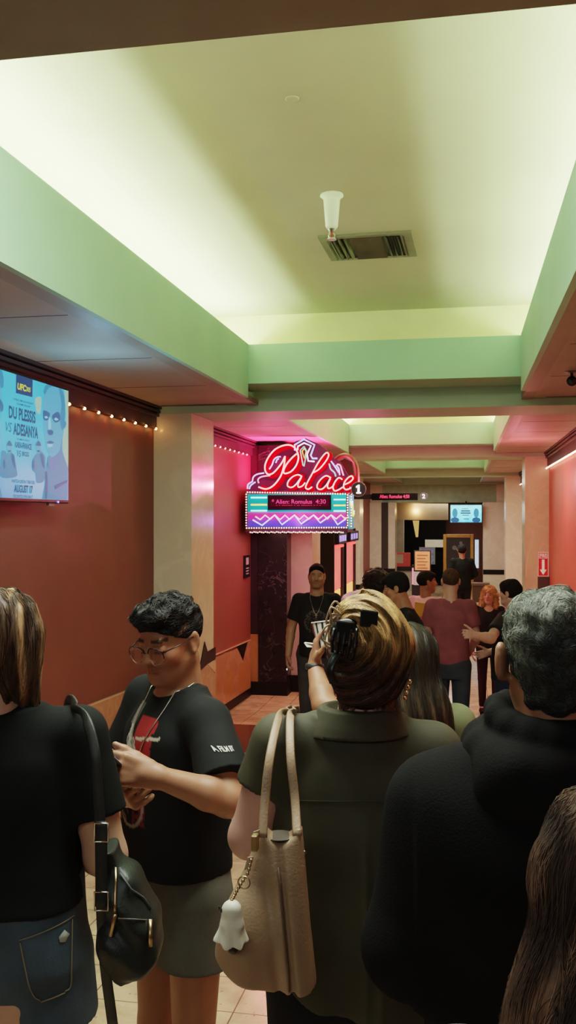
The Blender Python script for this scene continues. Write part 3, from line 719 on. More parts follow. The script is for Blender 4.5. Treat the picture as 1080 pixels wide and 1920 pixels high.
tube('neon_zigzag',[(110,712),(185,756),(286,674),(346,750),(446,674),(502,744),(600,674),(655,736),(742,674),(795,750),(860,704)],.009,emi('neon_zig_blue',(.62,.62,1),4.2),-.045,smooth=0)
# side face toward the corridor
for k,(m,zc_) in enumerate(((N_cyan,0),(N_yel,.03))):
    P=[Vector((PR+.02,SY+.1+.1*j,S2(0,560+22*(j%2)+(j>2)*80).z-zc_)) for j in range(5)]
    MB().tube(P,.010,7).build('side_neon',m,sg,smooth=True)
MB().box((PR,SY+.04,zb+.04),(PR+.012,SY+.55,zt-.04)).build('side_face',mat('side_teal',(.02,.2,.25),.4,emis=(.02,.3,.35),estr=.4),sg)
# arch at the right end and number disc
P=[S2(*q,.30) for q in ((745,215),(790,182),(850,180),(905,230),(925,300),(928,380),(928,470))]
MB().tube(crspline(P,6),(.05,.028),8,flat=(0,1,0)).build('arch',mat('bronze_arch',(.20,.07,.04),.4,metal=.2),sg,smooth=True)
P=[S2(*q,.34) for q in ((880,478),(905,478),(905,360),(880,230),(820,200),(760,230),(770,478))]
MB().poly(P,(0,1,0),.05).build('arch_panel',mat('arch_panel',(.06,.02,.02),.5),sg)
# marquee bulbs
M_mb=emi('marquee_bulb',(1,.60,.42),9)
pos=[]
for k in range(40): pos.append((62+k*20.3,488+k*.35))
for k in range(41): pos.append((55+k*20.2,778-k*.1))
for k in range(13): pos.append((52,505+k*21)); pos.append((872,510+k*20.5))
extra=[(85+k*15.3,812+3*math.sin(k*2.1)) for k in range(50)]+[(892,500+k*22) for k in range(13)]
allp=pos+extra
for k,(u,v) in enumerate(allp[:99]):
    MB().ball(S2(u,v,-.012),.0085,6).build('bulb',M_mb,sg,smooth=True)
mb=MB()
for (u,v) in allp[99:]: mb.ball(S2(u,v,-.012 if u<880 else .12),.008,6)
o=mb.build('bulb_rows',M_mb,sg,smooth=True); o['kind']='stuff'
# number disc
p=S2(975,468,-.17); d=empty('number_sign',(p.x,p.y,p.z),0,'round black sign with a glowing white number 1 at the end of the marquee','sign')
RXX=Matrix.Rotation(math.pi/2,3,'X')
MB().lathe([(.001,-.03),(.082,-.03),(.088,-.02),(.088,.03),(.001,.03)],p,28,RXX).build('disc',mat('disc_black',(.03,.02,.02),.3),d)
MB().tube([p+Vector((.087*math.cos(q*math.pi/12),-.032,.087*math.sin(q*math.pi/12))) for q in range(24)],.004,6,True).build('rim',mat('disc_rim',(.3,.25,.25),.3,metal=.5),d)
M_num=emi('number_white',(1,.95,.95),5)
MB().poly([tuple(p+Vector((x,-.036,z))) for x,z in ((-.026,-.052),(.030,-.052),(.030,-.034),(.014,-.034),(.014,.054),(-.004,.054),(-.030,.036),(-.030,.016),(-.012,.024),(-.012,-.034),(-.026,-.034))],(0,-1,0),.003).build('digit',M_num,d)
MB().tube([p+Vector((-.05,.03,0)),Vector((PR+.03,p.y+.12,p.z-.06))],.008).build('arm',M_black,d)
# second theatre sign further along
p1=atY(697,925,19); p2=atY(783,937.5,19); p3=atY(794.5,931,19)
d=empty('led_board',((p1.x+p2.x)/2,19,(p1.z+p2.z)/2),0,'slim black board with red moving text and a white number 2 further along','sign')
MB().box((p1.x,19,p2.z),(p2.x,19.12,p1.z)).build('board',mat('board_black',(.006,.003,.003),.8,spec=.05),d,bevel=.005)
MB().box((XCL-.3,19.03,p2.z+.02),(p1.x,19.09,p1.z-.02)).build('wall_mount_arm',M_black,d)
text('led_text','Alien: Romulus 4:50',.095,Matrix.Translation(((p1.x*1.0+p2.x)/2,18.99,(p1.z+p2.z)/2))@RX,emi('board_led',(1,.04,.10),2.6),d,xs=.78,bold=.002)
MB().lathe([(.001,-.03),(.085,-.03),(.085,.03),(.001,.03)],(p3.x,19.0,p3.z),24,RXX).build('disc',mat('disc_black2',(.05,.04,.035),.3),d)
text('digit','2',.12,Matrix.Translation((p3.x,18.965,p3.z))@RX,emi('number_white_soft',(1,.95,.95),3),d,bold=.004)

# ================================================================= TELEVISIONS
def S3(px,py,off=0): # point on the big screen plane (parallel to left wall)
    return atX(px,py,XL+.16+off)
XS=XL+.16
y1=atX(128,0,XS).y; ztop=atX(128,737-4,XS).z; zbot=atX(128,938,XS).z; W=(ztop-zbot)*16/9; y0=y1-W
tv=empty('television',(XL,(y0+y1)/2,(ztop+zbot)/2),0,'large wall television showing a blue fight poster on the terracotta wall','television')
MB().box((XS-.05,y0-.012,zbot-.022),(XS-.002,y1+.012,ztop+.012)).build('casing',mat('tv_black',(.01,.01,.011),.25),tv,bevel=.006)
MB().box((XL+.002,(y0+y1)/2-.25,zbot+.1),(XS-.05,(y0+y1)/2+.25,ztop-.15)).build('wall_mount',M_black,tv)
MB().ball((XS+.001,y1-.16,zbot-.014),.006,8).build('power_light',emi('blue_led',(.05,.08,1),10),tv)
MB().box((XS-.03,(y0+y1)/2+.38,zbot-.04),(XS-.01,(y0+y1)/2+.46,zbot-.02)).build('sensor',mat('sensor_grey',(.15,.14,.12),.4),tv)
def screen_mat(name,cols,strength,sc):
    m,nt,b=new_mat(name); N=nt.nodes; L=nt.links
    tc=N.new('ShaderNodeTexCoord'); n=N.new('ShaderNodeTexNoise'); n.inputs['Scale'].default_value=sc; n.inputs['Detail'].default_value=3; L.new(tc.outputs['Object'],n.inputs['Vector'])
    sp=N.new('ShaderNodeSeparateXYZ'); L.new(tc.outputs['Generated'],sp.inputs[0])
    ad=N.new('ShaderNodeMath'); ad.operation='MULTIPLY_ADD'; L.new(n.outputs['Fac'],ad.inputs[0]); ad.inputs[1].default_value=.9; 
    mu=N.new('ShaderNodeMath'); mu.operation='MULTIPLY_ADD'; L.new(sp.outputs['Z'],mu.inputs[0]); mu.inputs[1].default_value=.5; mu.inputs[2].default_value=-.2; L.new(mu.outputs[0],ad.inputs[2])
    r=N.new('ShaderNodeValToRGB'); e=r.color_ramp.elements; e[0].color=(*cols[0],1); e[1].color=(*cols[-1],1)
    for i,c in enumerate(cols[1:-1]): q=e.new((i+1)/(len(cols)-1)); q.color=(*c,1)
    L.new(ad.outputs[0],r.inputs[0]); b.inputs['Base Color'].default_value=(.01,.01,.01,1); L.new(r.outputs[0],b.inputs['Emission Color']); b.inputs['Emission Strength'].default_value=strength*.35; b.inputs['Roughness'].default_value=.25
    return m
TVS=.62
scr=MB().box((XS-.003,y0,zbot),(XS,y1,ztop)).build('screen',screen_mat('tv_poster_ground',[(.02,.26,.62),(.05,.42,.75),(.07,.50,.78),(.04,.48,.62)],TVS,2.2),tv)
def tvm(name,c): return mat(name,(.01,.01,.01),.4,emis=c,estr=TVS,var=0)
T_navy=tvm('tv_navy',(.010,.05,.14)); T_txt=tvm('tv_text_blue',(.008,.06,.13)); T_yel=tvm('tv_yellow',(.55,.62,.06)); T_mid=tvm('tv_mid_blue',(.035,.22,.42)); T_dk=tvm('tv_deep_blue',(.015,.11,.27)); T_hi=tvm('tv_pale_blue',(.20,.58,.76)); T_sk=tvm('tv_skin_blue',(.075,.36,.60)); T_mut=tvm('tv_muted_yellow',(.28,.50,.40)); T_pur=tvm('tv_violet',(.07,.20,.45))
# pictures drawn as flat coloured shapes, traced at zoom 7.11 (u,v) -> screen plane
def T2(u,v,k=0): return S3(u/7.114,680+v/7.11,.0006*(k+1))
def shape(name,pts,m,k=0,smooth=True,par=None):
    P=[T2(u,v,k) for u,v in pts]
    if smooth: P=crspline(P,6,True)
    if min(q[0] for q in pts)>=560:
        yc=T2(305,900).y; M=[Vector((p.x,2*yc-p.y,p.z)) for p in P]
        for p in M: p.y=min(max(p.y,y0+.001),y1-.001); p.z=min(max(p.z,zbot+.001),ztop-.001)
        MB().poly(M[::-1],(1,0,0),.0004).build(name,m,par or scr)
    for p in P: p.y=min(max(p.y,y0+.001),y1-.001); p.z=min(max(p.z,zbot+.001),ztop-.001)
    return MB().poly(P,(1,0,0),.0004).build(name,m,par or scr)
shape('poster_shape',[(860,330),(925,370),(910,1365),(850,1250),(835,1000),(880,800),(870,500)],T_mut,0)
shape('poster_figure',[(560,1840),(600,1600),(620,1350),(640,1250),(820,1150),(880,1330),(905,1400),(900,1840)],T_mid,1,False)
shape('poster_figure',[(585,430),(620,330),(720,300),(820,340),(862,480),(866,700),(850,830),(838,1000),(790,1180),(700,1260),(645,1200),(600,1020),(575,800),(568,600)],T_sk,2)
shape('poster_shade',[(790,330),(850,420),(868,620),(862,760),(835,900),(800,780),(818,560),(800,430)],T_mid,3)
shape('poster_shade',[(580,380),(620,290),(720,255),(820,300),(800,335),(700,320),(640,350),(600,420)],T_mid,3)
shape('poster_shade',[(845,800),(870,780),(885,810),(870,860),(848,870)],T_mid,3)
for q in ([(580,640),(640,655),(665,690),(640,760),(600,770),(575,730)],[(700,700),(770,655),(800,700),(795,770),(745,800),(705,760)]): shape('poster_shade',q,T_dk,4)
for q in ([(592,722),(620,712),(640,735),(610,742)],[(722,750),(750,735),(778,760),(745,772)]): shape('poster_highlight',q,T_hi,5)
shape('poster_shade',[(632,905),(660,890),(700,905),(712,940),(690,965),(650,960)],T_dk,4)
shape('poster_highlight',[(650,740),(672,745),(680,850),(668,900),(645,890)],T_hi,4)
shape('poster_shade',[(625,1065),(665,1040),(720,1062),(690,1080),(640,1078)],T_dk,4)
shape('poster_highlight',[(632,1085),(690,1085),(705,1100),(670,1130),(640,1120)],T_hi,4)
shape('poster_shade',[(640,1260),(700,1270),(790,1190),(830,1020),(820,1200),(780,1350),(700,1420),(650,1380)],T_pur,4)
shape('poster_shade',[(600,1450),(625,1450),(640,1600),(625,1840),(605,1840)],T_dk,3,False)
shape('poster_shade',[(730,1640),(900,1560),(900,1590),(740,1690)],T_dk,4,False)
shape('poster_shade',[(0,70),(30,120),(48,220),(40,330),(0,300)],T_mid,2); shape('poster_shade',[(0,500),(35,540),(45,600),(30,650),(0,640)],T_dk,2)
shape('poster_figure',[(0,660),(20,800),(15,1000),(0,1100)],T_sk,2,False)
for dx,hx in ((0,125),(387,512)):
    shape('poster_figure',[(hx-55,1180),(hx-35,1210),(hx+20,1190),(hx+60,1250),(hx+95,1420),(hx+90,1520),(hx-110,1520),(hx-115,1300),(hx-100,1180)] if dx==0 else [(hx-80,1300),(hx-20,1210),(hx+30,1180),(hx+80,1230),(hx+95,1300),(hx+80,1560),(hx-20,1600),(hx-40,1480),(hx-85,1420)],T_mid,1)
    shape('poster_figure',[(hx-32,1090),(hx,1045),(hx+32,1090),(hx+30,1170),(hx,1215),(hx-28,1170)],T_sk,2)
    shape('poster_shade',[(hx-34,1090),(hx,1038),(hx+34,1090),(hx+28,1110),(hx-28,1105)],T_dk,3)
    shape('poster_shade',[(hx-18,1172),(hx+18,1168),(hx+12,1190),(hx-12,1190)],T_dk,3)
    shape('poster_shade',[(hx+25,1230),(hx+65,1240),(hx+80,1400),(hx+55,1360)],T_dk,3)
    shape('poster_shade',[(hx-60,1290),(hx-80,1330),(hx-70,1420),(hx-52,1380)],T_dk,3)
shape('poster_shape',[(470,480),(545,460),(550,560),(530,680),(485,640)],T_mut,0)
shape('logo_panel',[(215,60),(435,60),(432,460),(212,405)],T_navy,2,False)
RW=Matrix(((0,0,1,0),(1,0,0,0),(0,1,0,0),(0,0,0,1)))  # text x -> +Y, y -> Z, facing +X
def tvt(u,v,body,hgt,width,m,k=3,**kw):
    me=text_mesh(body,1,ext=.0001,**kw); xs=[q.co.x for q in me.vertices]; ys=[q.co.y for q in me.vertices]
    w=max(xs)-min(xs); h=max(ys)-min(ys); p=T2(u,v,k)
    me.transform(Matrix.Translation((-(max(xs)+min(xs))/2,-(max(ys)+min(ys))/2,0))); me.transform(Matrix.Diagonal((width/w,hgt/h,1,1))); me.transform(Matrix.Translation(p)@RW); me.name='poster_text'
    return link('poster_text',me,m,scr)
def span(u0,u1): return T2(u1,900).y-T2(u0,900).y
def hz(v0,v1,u=300): return T2(u,v0).z-T2(u,v1).z
tvt(292,328,'UFC',hz(290,380),span(232,350),T_yel,bold=.045,shear=.15)
tvt(378,358,'305',hz(320,385),span(350,410),T_yel,bold=.02,shear=.15)
tvt(312,518,'WORLD MIDDLEWEIGHT',hz(500,528),span(180,450),T_txt,bold=.01)
tvt(318,568,'CHAMPIONSHIP',hz(550,578),span(230,410),T_txt,bold=.01)
tvt(302,695,'DU PLESSIS',hz(600,765),span(128,484),T_txt,bold=.035)
tvt(118,858,'VS',hz(800,925),span(78,162),T_txt,bold=.0,shear=.25)
tvt(348,910,'ADESANYA',hz(825,985),span(185,514),T_txt,bold=.035)
tvt(312,1030,'CO-MAIN EVENT',hz(1015,1040),span(230,395),T_txt,bold=.005)
tvt(314,1108,'KARA-FRANCE',hz(1065,1145),span(205,422),T_txt,bold=.03)
tvt(255,1212,'VS',hz(1170,1255),span(232,285),T_txt,shear=.25)
tvt(342,1220,'ERCEG',hz(1190,1250),span(300,388),T_txt,bold=.03)
tvt(316,1588,'WATCH LIVE IN THEATERS',hz(1565,1612),span(160,470),T_txt,bold=.01)
tvt(316,1685,'AUGUST 17',hz(1635,1740),span(192,440),T_txt,bold=.035)
tvt(310,1785,'TICKETS ON SALE',hz(1765,1805),span(180,440),T_txt,bold=.01)
# far television above the gold-framed poster
a=atY(843,981,27.6); b=atY(905,945,27.6)
t=empty('television',((a.x+b.x)/2,27.6,(a.z+b.z)/2),0,'small far television with a bright blue picture above the gold frame','television')
MB().box((a.x,27.6,a.z),(b.x,27.66,b.z)).build('casing',M_black,t,bevel=.005)
s2=MB().box((a.x+.03,27.597,a.z+.03),(b.x-.03,27.6,b.z-.03)).build('screen',screen_mat('far_tv_picture',[(.02,.25,.55),(.10,.55,.75),(.22,.75,.85),(.05,.40,.62)],1.5,5),t)
mb=MB()
for k,(u,v,w,h) in enumerate(((872,954,12,1.2),(873,958,16,2.2),(873,962,18,2.2),(873,966,12,1.4),(874,973,10,1.5))):
    p=atY(u,v,27.59); mb.box((p.x-w*.008,27.594,p.z-h*.008),(p.x+w*.008,27.597,p.z+h*.008))
mb.build('poster_text',T_txt,t)
for u in (853,893):
    P=[atY(u+5*math.cos(q),962+9*math.sin(q),27.594) for q in [i*math.pi/6 for i in range(12)]]; MB().poly(P,(0,-1,0),.001).build('poster_figure',tvm('far_tv_face',(.05,.30,.5)),t)
    P=[atY(u+8*math.cos(q),975+5*math.sin(q),27.593) for q in [i*math.pi/6 for i in range(12)]]; MB().poly(P,(0,-1,0),.001).build('poster_shade',T_dk,t)
MB().tube([((a.x+b.x)/2,27.68,b.z-.1),((a.x+b.x)/2,27.95,Z(.41)+.02)],.025).build('ceiling_mount',M_black,t)
# ================================================================= PEOPLE
def V3(*a): return np.array(a,float)
def lerp(a,b,t): return np.asarray(a,float)*(1-t)+np.asarray(b,float)*t
def unit(v): v=np.asarray(v,float); return v/max(1e-9,np.linalg.norm(v))
def flat_end(prim,p,n):
    fn,lo,hi=prim; h=halfspace(p,n)[0]
    return (lambda X,Y,Z: np.maximum(fn(X,Y,Z),h(X,Y,Z))),lo,hi
M_skin={}
def skin_mat(key):
    if key not in M_skin:
        M_skin[key]=mat('skin_'+key,(.5,.3,.2),.48,attr='Col',var=.05,vscale=30,bump=.04,bscale=300,subsurf=.08)
    return M_skin[key]
M_hair=mat('hair_strands',(.1,.05,.03),.52,attr='Col',var=.28,vscale=40,stretch=(3,3,.5),spec=.28)
M_short=mat('cropped_hair',(.1,.05,.03),.8,attr='Col',var=.35,vscale=90,spec=.12,bump=.5,bscale=260)
M_cloth={}
def cloth(name,col,rough=.85,**k):
    if name not in M_cloth:
        kw=dict(var=.12,vscale=14,bump=.12,bscale=420,sheen=.0,spec=.25); kw.update(k); M_cloth[name]=mat('fabric_'+name,col,rough,**kw)
    return M_cloth[name]
TONES={'tan':(.315,.150,.086),'light':(.46,.28,.20),'pink':(.50,.285,.235),'brown':(.26,.13,.08),'olive':(.34,.185,.12)}
def hand_prims(S,w,d,n,t,curl=.35,sc=1,thumb=.6,grip=None,rr=1,tv=(.62,.75)):
    """palm plus four jointed fingers and a thumb; d fingers, n palm normal, t thumb side"""
    d=unit(d); n=unit(n-d*np.dot(n,d)); t=unit(t-d*np.dot(t,d)-n*np.dot(t,n))
    offs=(.030,.010,-.010,-.028); L=(.072,.080,.074,.058)
    for i,o in enumerate(offs):
        a=w+t*o*.55*sc; k=w+(d*(.086-.004*abs(i-1)) + t*o)*sc
        S.u(rc(a,k,.0155*sc*rr,.0115*sc*rr),.012*sc)
    S.u(rc(w-d*.01,w+d*.03*sc,.024*sc,.022*sc),.012*sc)
    for i,o in enumerate(offs):
        p=w+(d*(.086-.004*abs(i-1))+t*o)*sc; c=curl*(1+.12*i) if grip is None else grip; ang=0
        for f,ra,rb in ((.46,.0098,.0090),(.30,.0088,.0080),(.24,.0080,.0068)):
            ang+=c; q=p+(d*math.cos(ang)+n*math.sin(ang)+t*(.06*(1.5-i)))*L[i]*f*sc
            S.u(rc(p,q,ra*sc*rr,rb*sc*rr),.003*sc); p=q
    p=w+(d*.018+t*.024+n*.004)*sc; v=unit(d*tv[0]+t*tv[1]+n*thumb*.5)
    for l,ra,rb in ((.042,.0150,.0115),(.033,.0112,.0098),(.026,.0100,.0080)):
        q=p+v*l*sc; S.u(rc(p,q,ra*sc*rr,rb*sc*rr),.006*sc); p=q; v=unit(v+d*.25+n*thumb*.35)
def head_prims(S,hc,R,hs,female=False,neckb=None,wide=1.0,jaw=1.0,closed=False,nk=.054,ear=1.0):
    A=lambda p,k=0: S.u(xf(p,R,hc,hs),k*hs)
    B=lambda p,k=0: S.sub(xf(p,R,hc,hs),k*hs)
    A(el((0,-.014,.034),(.076*wide,.098,.084)))
    A(el((0,.022,-.030),(.060*wide,.070,.082)),.02)
    A(el((0,.058,-.090),(.026*jaw,.026,.022)),.030)
    for s in (-1,1):
        A(rc((s*.050*wide*jaw,-.004,-.050),(s*.020,.056,-.092),.020,.020),.028)
        A(el((s*.040*wide,.052,-.024),(.024,.026,.024)),.020)
        B(el((s*.032,.104,.006),(.021,.022,.014)),.014)
    A(rc((-.034,.080,.026),(.034,.080,.026),.0095),.014)
    for s in (-1,1):
        A(el((s*.0315,.074,.004),(.0155,.0135,.0125)),.003)
        if closed: A(rc((s*.020,.0855,.001),(s*.043,.0825,.001),.0035),.003)
    A(rc((0,.086,.018),(0,.108,-.024),.0080,.0125),.010)
    for s in (-1,1): A(el((s*.0125,.098,-.028),(.0085,.010,.008)),.006)
    A(rc((-.018,.084,-.0585),(.018,.084,-.0585),.0055,.0055),.006); A(rc((0,.090,-.059),(0,.091,-.059),.006),.008)
    A(rc((-.015,.084,-.0695),(.015,.084,-.0695),.0065,.0065),.005)
    B(rc((-.024,.0935,-.0640),(.024,.0935,-.0640),.0018),.003)
    for s in (-1,1):
        A(el((s*(.078*wide+.014*(ear-1)*4),-.012,-.002),(.0095*ear,.019*ear,.031*ear),rot(.15,0,s*.35)),.006)
        A(el((s*.080*wide,-.004,-.028),(.008,.009,.010)),.006)
        B(el((s*(.0865*wide+.016*(ear-1)*4),-.006,.002),(.006,.010,.017),rot(.15,0,s*.35)),.004)
    top=np.array(hc)+np.array(R)@V3(0,-.022,-.070)*hs
    S.u(rc(top,neckb,nk,nk*1.12),.028)
def face_cols(base,hc,R,hs,brow=(.02,.012,.01),lip=None,stubble=0,eyes=True,lidline=False,blush=.0):
    base=np.array(base); lip=np.array(lip if lip is not None else base*np.array([.85,.55,.55]))
    def fn(V):
        c=np.tile(base,(len(V),1)).astype(float); q=((V-hc)@np.array(R))/hs; x,y,z=q.T; ax=np.abs(x)
        front=(y>.045)
        hm=(np.abs(z)<.16)&(ax<.12)&(np.abs(y)<.14)
        def blend(m,col,k=1.): c[m]=c[m]*(1-k)+np.array(col)*k
        blend(hm&(y>.02)&(np.hypot((ax-.042)/.03,(z+.02)/.03)<1),base*np.array([1.08,.86,.82]),.5)
        if stubble:
            m=hm&(y>-.01)&(z<-.045)&(z>-.125); blend(m,base*.45,stubble); m=hm&front&(z<-.038)&(z>-.056)&(ax<.03); blend(m,base*.35,stubble)
        blend(hm&front&(np.hypot(x/.025,(z+.064)/.0115)<1),lip,.8)
        blend(hm&front&(np.hypot(x/.022,(z+.0640)/.0022)<1)&(y>.08),base*.25,.8)
        arch=.030-.10*(ax-.030)**2*8
        blend(hm&front&(ax>.013)&(ax<.052)&(np.abs(z-arch)<.0052),brow,.85)
        if eyes: 
            blend(hm&front&(np.hypot((ax-.0315)/.0145,(z-.004)/.0068)<1),(.45,.40,.36),.9)
            blend(hm&front&(np.hypot((ax-.0315)/.0062,(z-.004)/.0068)<1),(.02,.012,.01),1)
            blend(hm&front&(ax>.016)&(ax<.047)&(np.abs(z-.0112)<.0022),base*.25,.8)
        if lidline: blend(hm&front&(ax>.017)&(ax<.047)&(np.abs(z+.0035-.0)<.0024),(.03,.015,.01),.85)
        blend(hm&front&(np.hypot((ax-.0085)/.0042,(z+.0355)/.0035)<1),base*.3,.7)
        return np.clip(c,0,1)
    return fn
class Fig:
    def __init__(s,px,D,top,rz,label,extra_top=.015,H0=1.75,tone='tan',female=False,sw=.185,group=None,wide=1,lean=0,cat='person'):
        s.px,s.D=px,D; w=atD(px,top,D); fz=floor_z(w.y); s.pos=V3(w.x,w.y,fz); s.s=(w.z-fz)/(H0+extra_top); s.rz=AX+math.radians(rz)
        s.Rz=np.array(Matrix.Rotation(s.rz,3,'Z')); s.label=label; s.tone=TONES[tone]; s.tk=tone; s.female=female; s.sw=sw; s.wide=wide; s.lean=lean
        s.hc=V3(0,.01+lean*.7,1.628); s.Rh=np.eye(3); s.hs=1.0
        s.J={}
        for k,sd in (('L',-1),('R',1)):
            s.J[k+'sh']=V3(sd*sw,-.01+lean*.5,1.415); s.J[k+'el']=V3(sd*(sw+.065),-.03+lean*.3,1.13); s.J[k+'wr']=V3(sd*(sw+.075),.05+lean*.2,.885)
            s.J[k+'hip']=V3(sd*.088,0,.89); s.J[k+'kn']=V3(sd*.092,.012,.485); s.J[k+'an']=V3(sd*.09,-.02,.085)
        s.arm_r=(.047,.040,.027); s.leg_r=(.083,.056,.040)
        s.hands={'L':{},'R':{}}
    def loc(s,px,py,D): w=np.array(atD(px,py,D)); return (w-s.pos)@s.Rz/s.s
    def root(s):
        o=None; return o
    def head(s,yaw=0,pitch=0,roll=0,dx=0,dy=0,dz=0,hs=1.0):
        s.Rh=rot(math.radians(pitch),math.radians(roll),math.radians(yaw)); s.hc=s.hc+V3(dx,dy,dz); s.hs=hs
    def body(s,res,torso=None,face=None,closed=False,jaw=1,wide=1,nk=.054,hand_rr=1,feet=True,ear=1.0):
        S=SDF(); sw=s.sw; ln=s.lean
        nb=V3(0,-.015+ln*.5,1.43); S.u(loft(torso or [(.80,0,0,.14,.10),(.90,0,-.005,.155,.105),(1.05,0,ln*.1,.135,.095),(1.2,0,ln*.25,.145,.10),(1.33,0,ln*.4,.15,.095),(1.42,0,-.01+ln*.5,.10,.07),(1.45,0,-.01+ln*.5,.07,.06)]))
        for k in 'LR':
            J=s.J; sh,e,w=J[k+'sh'],J[k+'el'],J[k+'wr']; a,b,c=s.arm_r
            S.u(rc(nb+V3(0,0,-.03),sh,.05,a),.03); S.u(rc(sh,e,a*1.02,b),.02); fm=lerp(e,w,.3)
            S.u(rc(e,fm,b,b*1.02),.02); S.u(rc(fm,w,b*1.0,c),.015)
            h=dict(s.hands[k]); d=h.pop('d',None); d=unit(w-e) if d is None else unit(d); n=h.pop('n',None); n=V3(1 if k=='L' else -1,0,0) if n is None else n
            t=h.pop('t',None); t=V3(0,1,.2) if t is None else t
            hand_prims(S,w+d*.012,d,np.asarray(n,float),np.asarray(t,float),rr=hand_rr,**h)
            hp,kn,an=J[k+'hip'],J[k+'kn'],J[k+'an']; x,y,z=s.leg_r
            S.u(rc(hp,kn,x,y),.03); cf=lerp(kn,an,.3)+V3(0,-.012,0); S.u(rc(kn,cf,y*.98,y*.98),.02); S.u(rc(cf,an,y*.95,z),.02)
            if feet: S.u(rc(an+V3(0,-.02,-.045),an+V3(0,.12,-.055),.030,.026),.02); S.u(rc(an,an+V3(0,.05,-.04),z*.9,.03),.02)
        head_prims(S,s.hc,s.Rh,s.hs,s.female,nb+V3(0,0,-.01),wide,jaw,closed,nk,ear)
        s.S=S
        f=dict(brow=(.02,.012,.01)); f.update(face or {})
        me=S.mesh('person',res,face_cols(s.tone,s.hc,s.Rh,s.hs,**f))
        o=link('person',me,skin_mat(s.tk),smooth=True); o.location=s.pos; o.rotation_euler=(0,0,s.rz); o.scale=(s.s,)*3
        tag(o,s.label,'person'); s.o=o; return o
    def add(s,name,S_or_me,res,m,colfn=None,smooth=True):
        me=S_or_me.mesh(name,res,colfn) if isinstance(S_or_me,SDF) else S_or_me
        return link(name,me,m,s.o,smooth,keep=False)
    def mbadd(s,name,mb,m,smooth=True): return mb.build(name,m,s.o,smooth,keep=False)
    def H(s,p,R=None): # head-local prim into figure space
        return xf(p,s.Rh,s.hc,s.hs)
    def hp(s,*p): return s.hc+s.Rh@V3(*p)*s.hs
    def tee(s,res,m,hem=.86,w=1.0,d=1.0,belly=0,sleeve=.55,sr=.068,amp=.004,seed=1,tab=None,neck=True,collar=.0,name='tee_shirt',colfn=None,flare=0,neckr=(.072,.072,.04),extra=None,build=True,f=14,shr=1.0,kk=1.0):
        S=SDF(); ln=s.lean
        T=tab or [(hem,0,belly*.5,.172*w+flare,.120*d+belly*.5),(.97,0,belly*.5+ln*.03,.168*w+flare*.5,.122*d+belly*.6),(1.10,0,belly*.4+ln*.15,.165*w,.120*d+belly*.5),(1.25,0,belly*.2+ln*.3,.172*w,.122*d+belly*.2),(1.35,0,ln*.42,.170*w,.112*d),(1.42,0,-.01+ln*.5,.125*w,.082*d),(1.465,0,-.014+ln*.5,.070,.060)]
        S.u(loft(T,2.4))
        for k,sd in (('L',-1),('R',1)):
            sh,e=s.J[k+'sh'],s.J[k+'el']
            S.u(rc(V3(sd*.045,-.014+ln*.5,1.445),sh+V3(-sd*.008,0,-.004),.040*shr,.056*shr),.045*kk)
            w_=s.J[k+'wr']
            if sleeve<=1:
                q=lerp(sh,e,sleeve); S.u(flat_end(rc(sh,q+unit(q-sh)*.05,.062,sr),q,unit(q-sh)),.035)
            else:
                S.u(rc(sh,e,.066*shr,sr),.035*kk); q=lerp(e,w_,sleeve-1); S.u(flat_end(rc(e,q+unit(q-e)*.05,sr,sr*.8),q,unit(q-e)),.02)
        if neck: S.sub(el((0,.018+ln*.5,1.487),neckr),.004)
        if extra: extra(S)
        S.disp=folds(amp,seed,f); s.tS=S
        if build: return s.add(name,S,res,m,colfn)
    def pants(s,res,m,hem=.10,r=(.102,.075,.062),waist=.99,w=1,amp=.004,seed=2,name='trousers',crotch=.82,d=1,colfn=None):
        S=SDF(); S.u(loft([(crotch-.04,0,0,.14*w,.10*d),(.90,0,-.006,.172*w,.118*d),(waist,0,0,.160*w,.110*d)],2.3))
        for k in 'LR':
            hp,kn,an=s.J[k+'hip'],s.J[k+'kn'],s.J[k+'an']
            if hem<.4:
                q=lerp(kn,an,(kn[2]-hem)/(kn[2]-an[2])); S.u(rc(hp,kn,r[0],r[1]),.02); S.u(flat_end(rc(kn,q+unit(q-kn)*.04,r[1],r[2]),q,unit(q-kn)),.015)
            else:
                q=lerp(hp,kn,(hp[2]-hem)/(hp[2]-kn[2])); S.u(flat_end(rc(hp,q+unit(q-hp)*.05,r[0],r[1]),q,unit(q-hp)),.015)
        S.disp=folds(amp,seed,13); s.pS=S
        return s.add(name,S,res,m,colfn)
    def shoes(s,res,m,name='shoe'):
        for k in 'LR':
            S=SDF(); a=s.J[k+'an']; S.u(rc(a+V3(0,-.03,-.04),a+V3(0,.03,-.042),.042,.042)).u(rc(a+V3(0,.03,-.046),a+V3(0,.14,-.056),.042,.034),.02).u(rc(a+V3(0,-.03,-.0),a+V3(0,-.03,.01),.042),.02)
            S.cut((0,0,.006+a[2]-.085),(0,0,-1)); s.add(name,S,res,m)
    def hair(s,S,res,colfn,m=None,st=None,name='hair'):
        me=S.mesh(name,res,colfn)
        if st:
            rs=np.random.RandomState(st.get('seed',3)); n0=len(me.vertices); co=np.empty(n0*3,f32); me.vertices.foreach_get('co',co); co=co.reshape(-1,3)
            sel=np.nonzero(st['start'](co))[0] if 'start' in st else np.arange(n0)
            idx=rs.choice(sel,min(st['count'],len(sel)),replace=False)
            V,Q,_=strands(S,co[idx],st['field'],st.get('n',12),st.get('step',.012),st.get('off',.0015),st.get('r',.0008),st.get('jit',.2),seed=st.get('seed',3),wav=st.get('wav',0))
            k=st.get('n',12)+1; tone=rs.uniform(*st.get('tone',(.55,1.5)),len(idx)); c=colfn(V)*np.repeat(tone,k*3)[:,None]
            me=merge_strands(me,V,Q,np.clip(c,0,1))
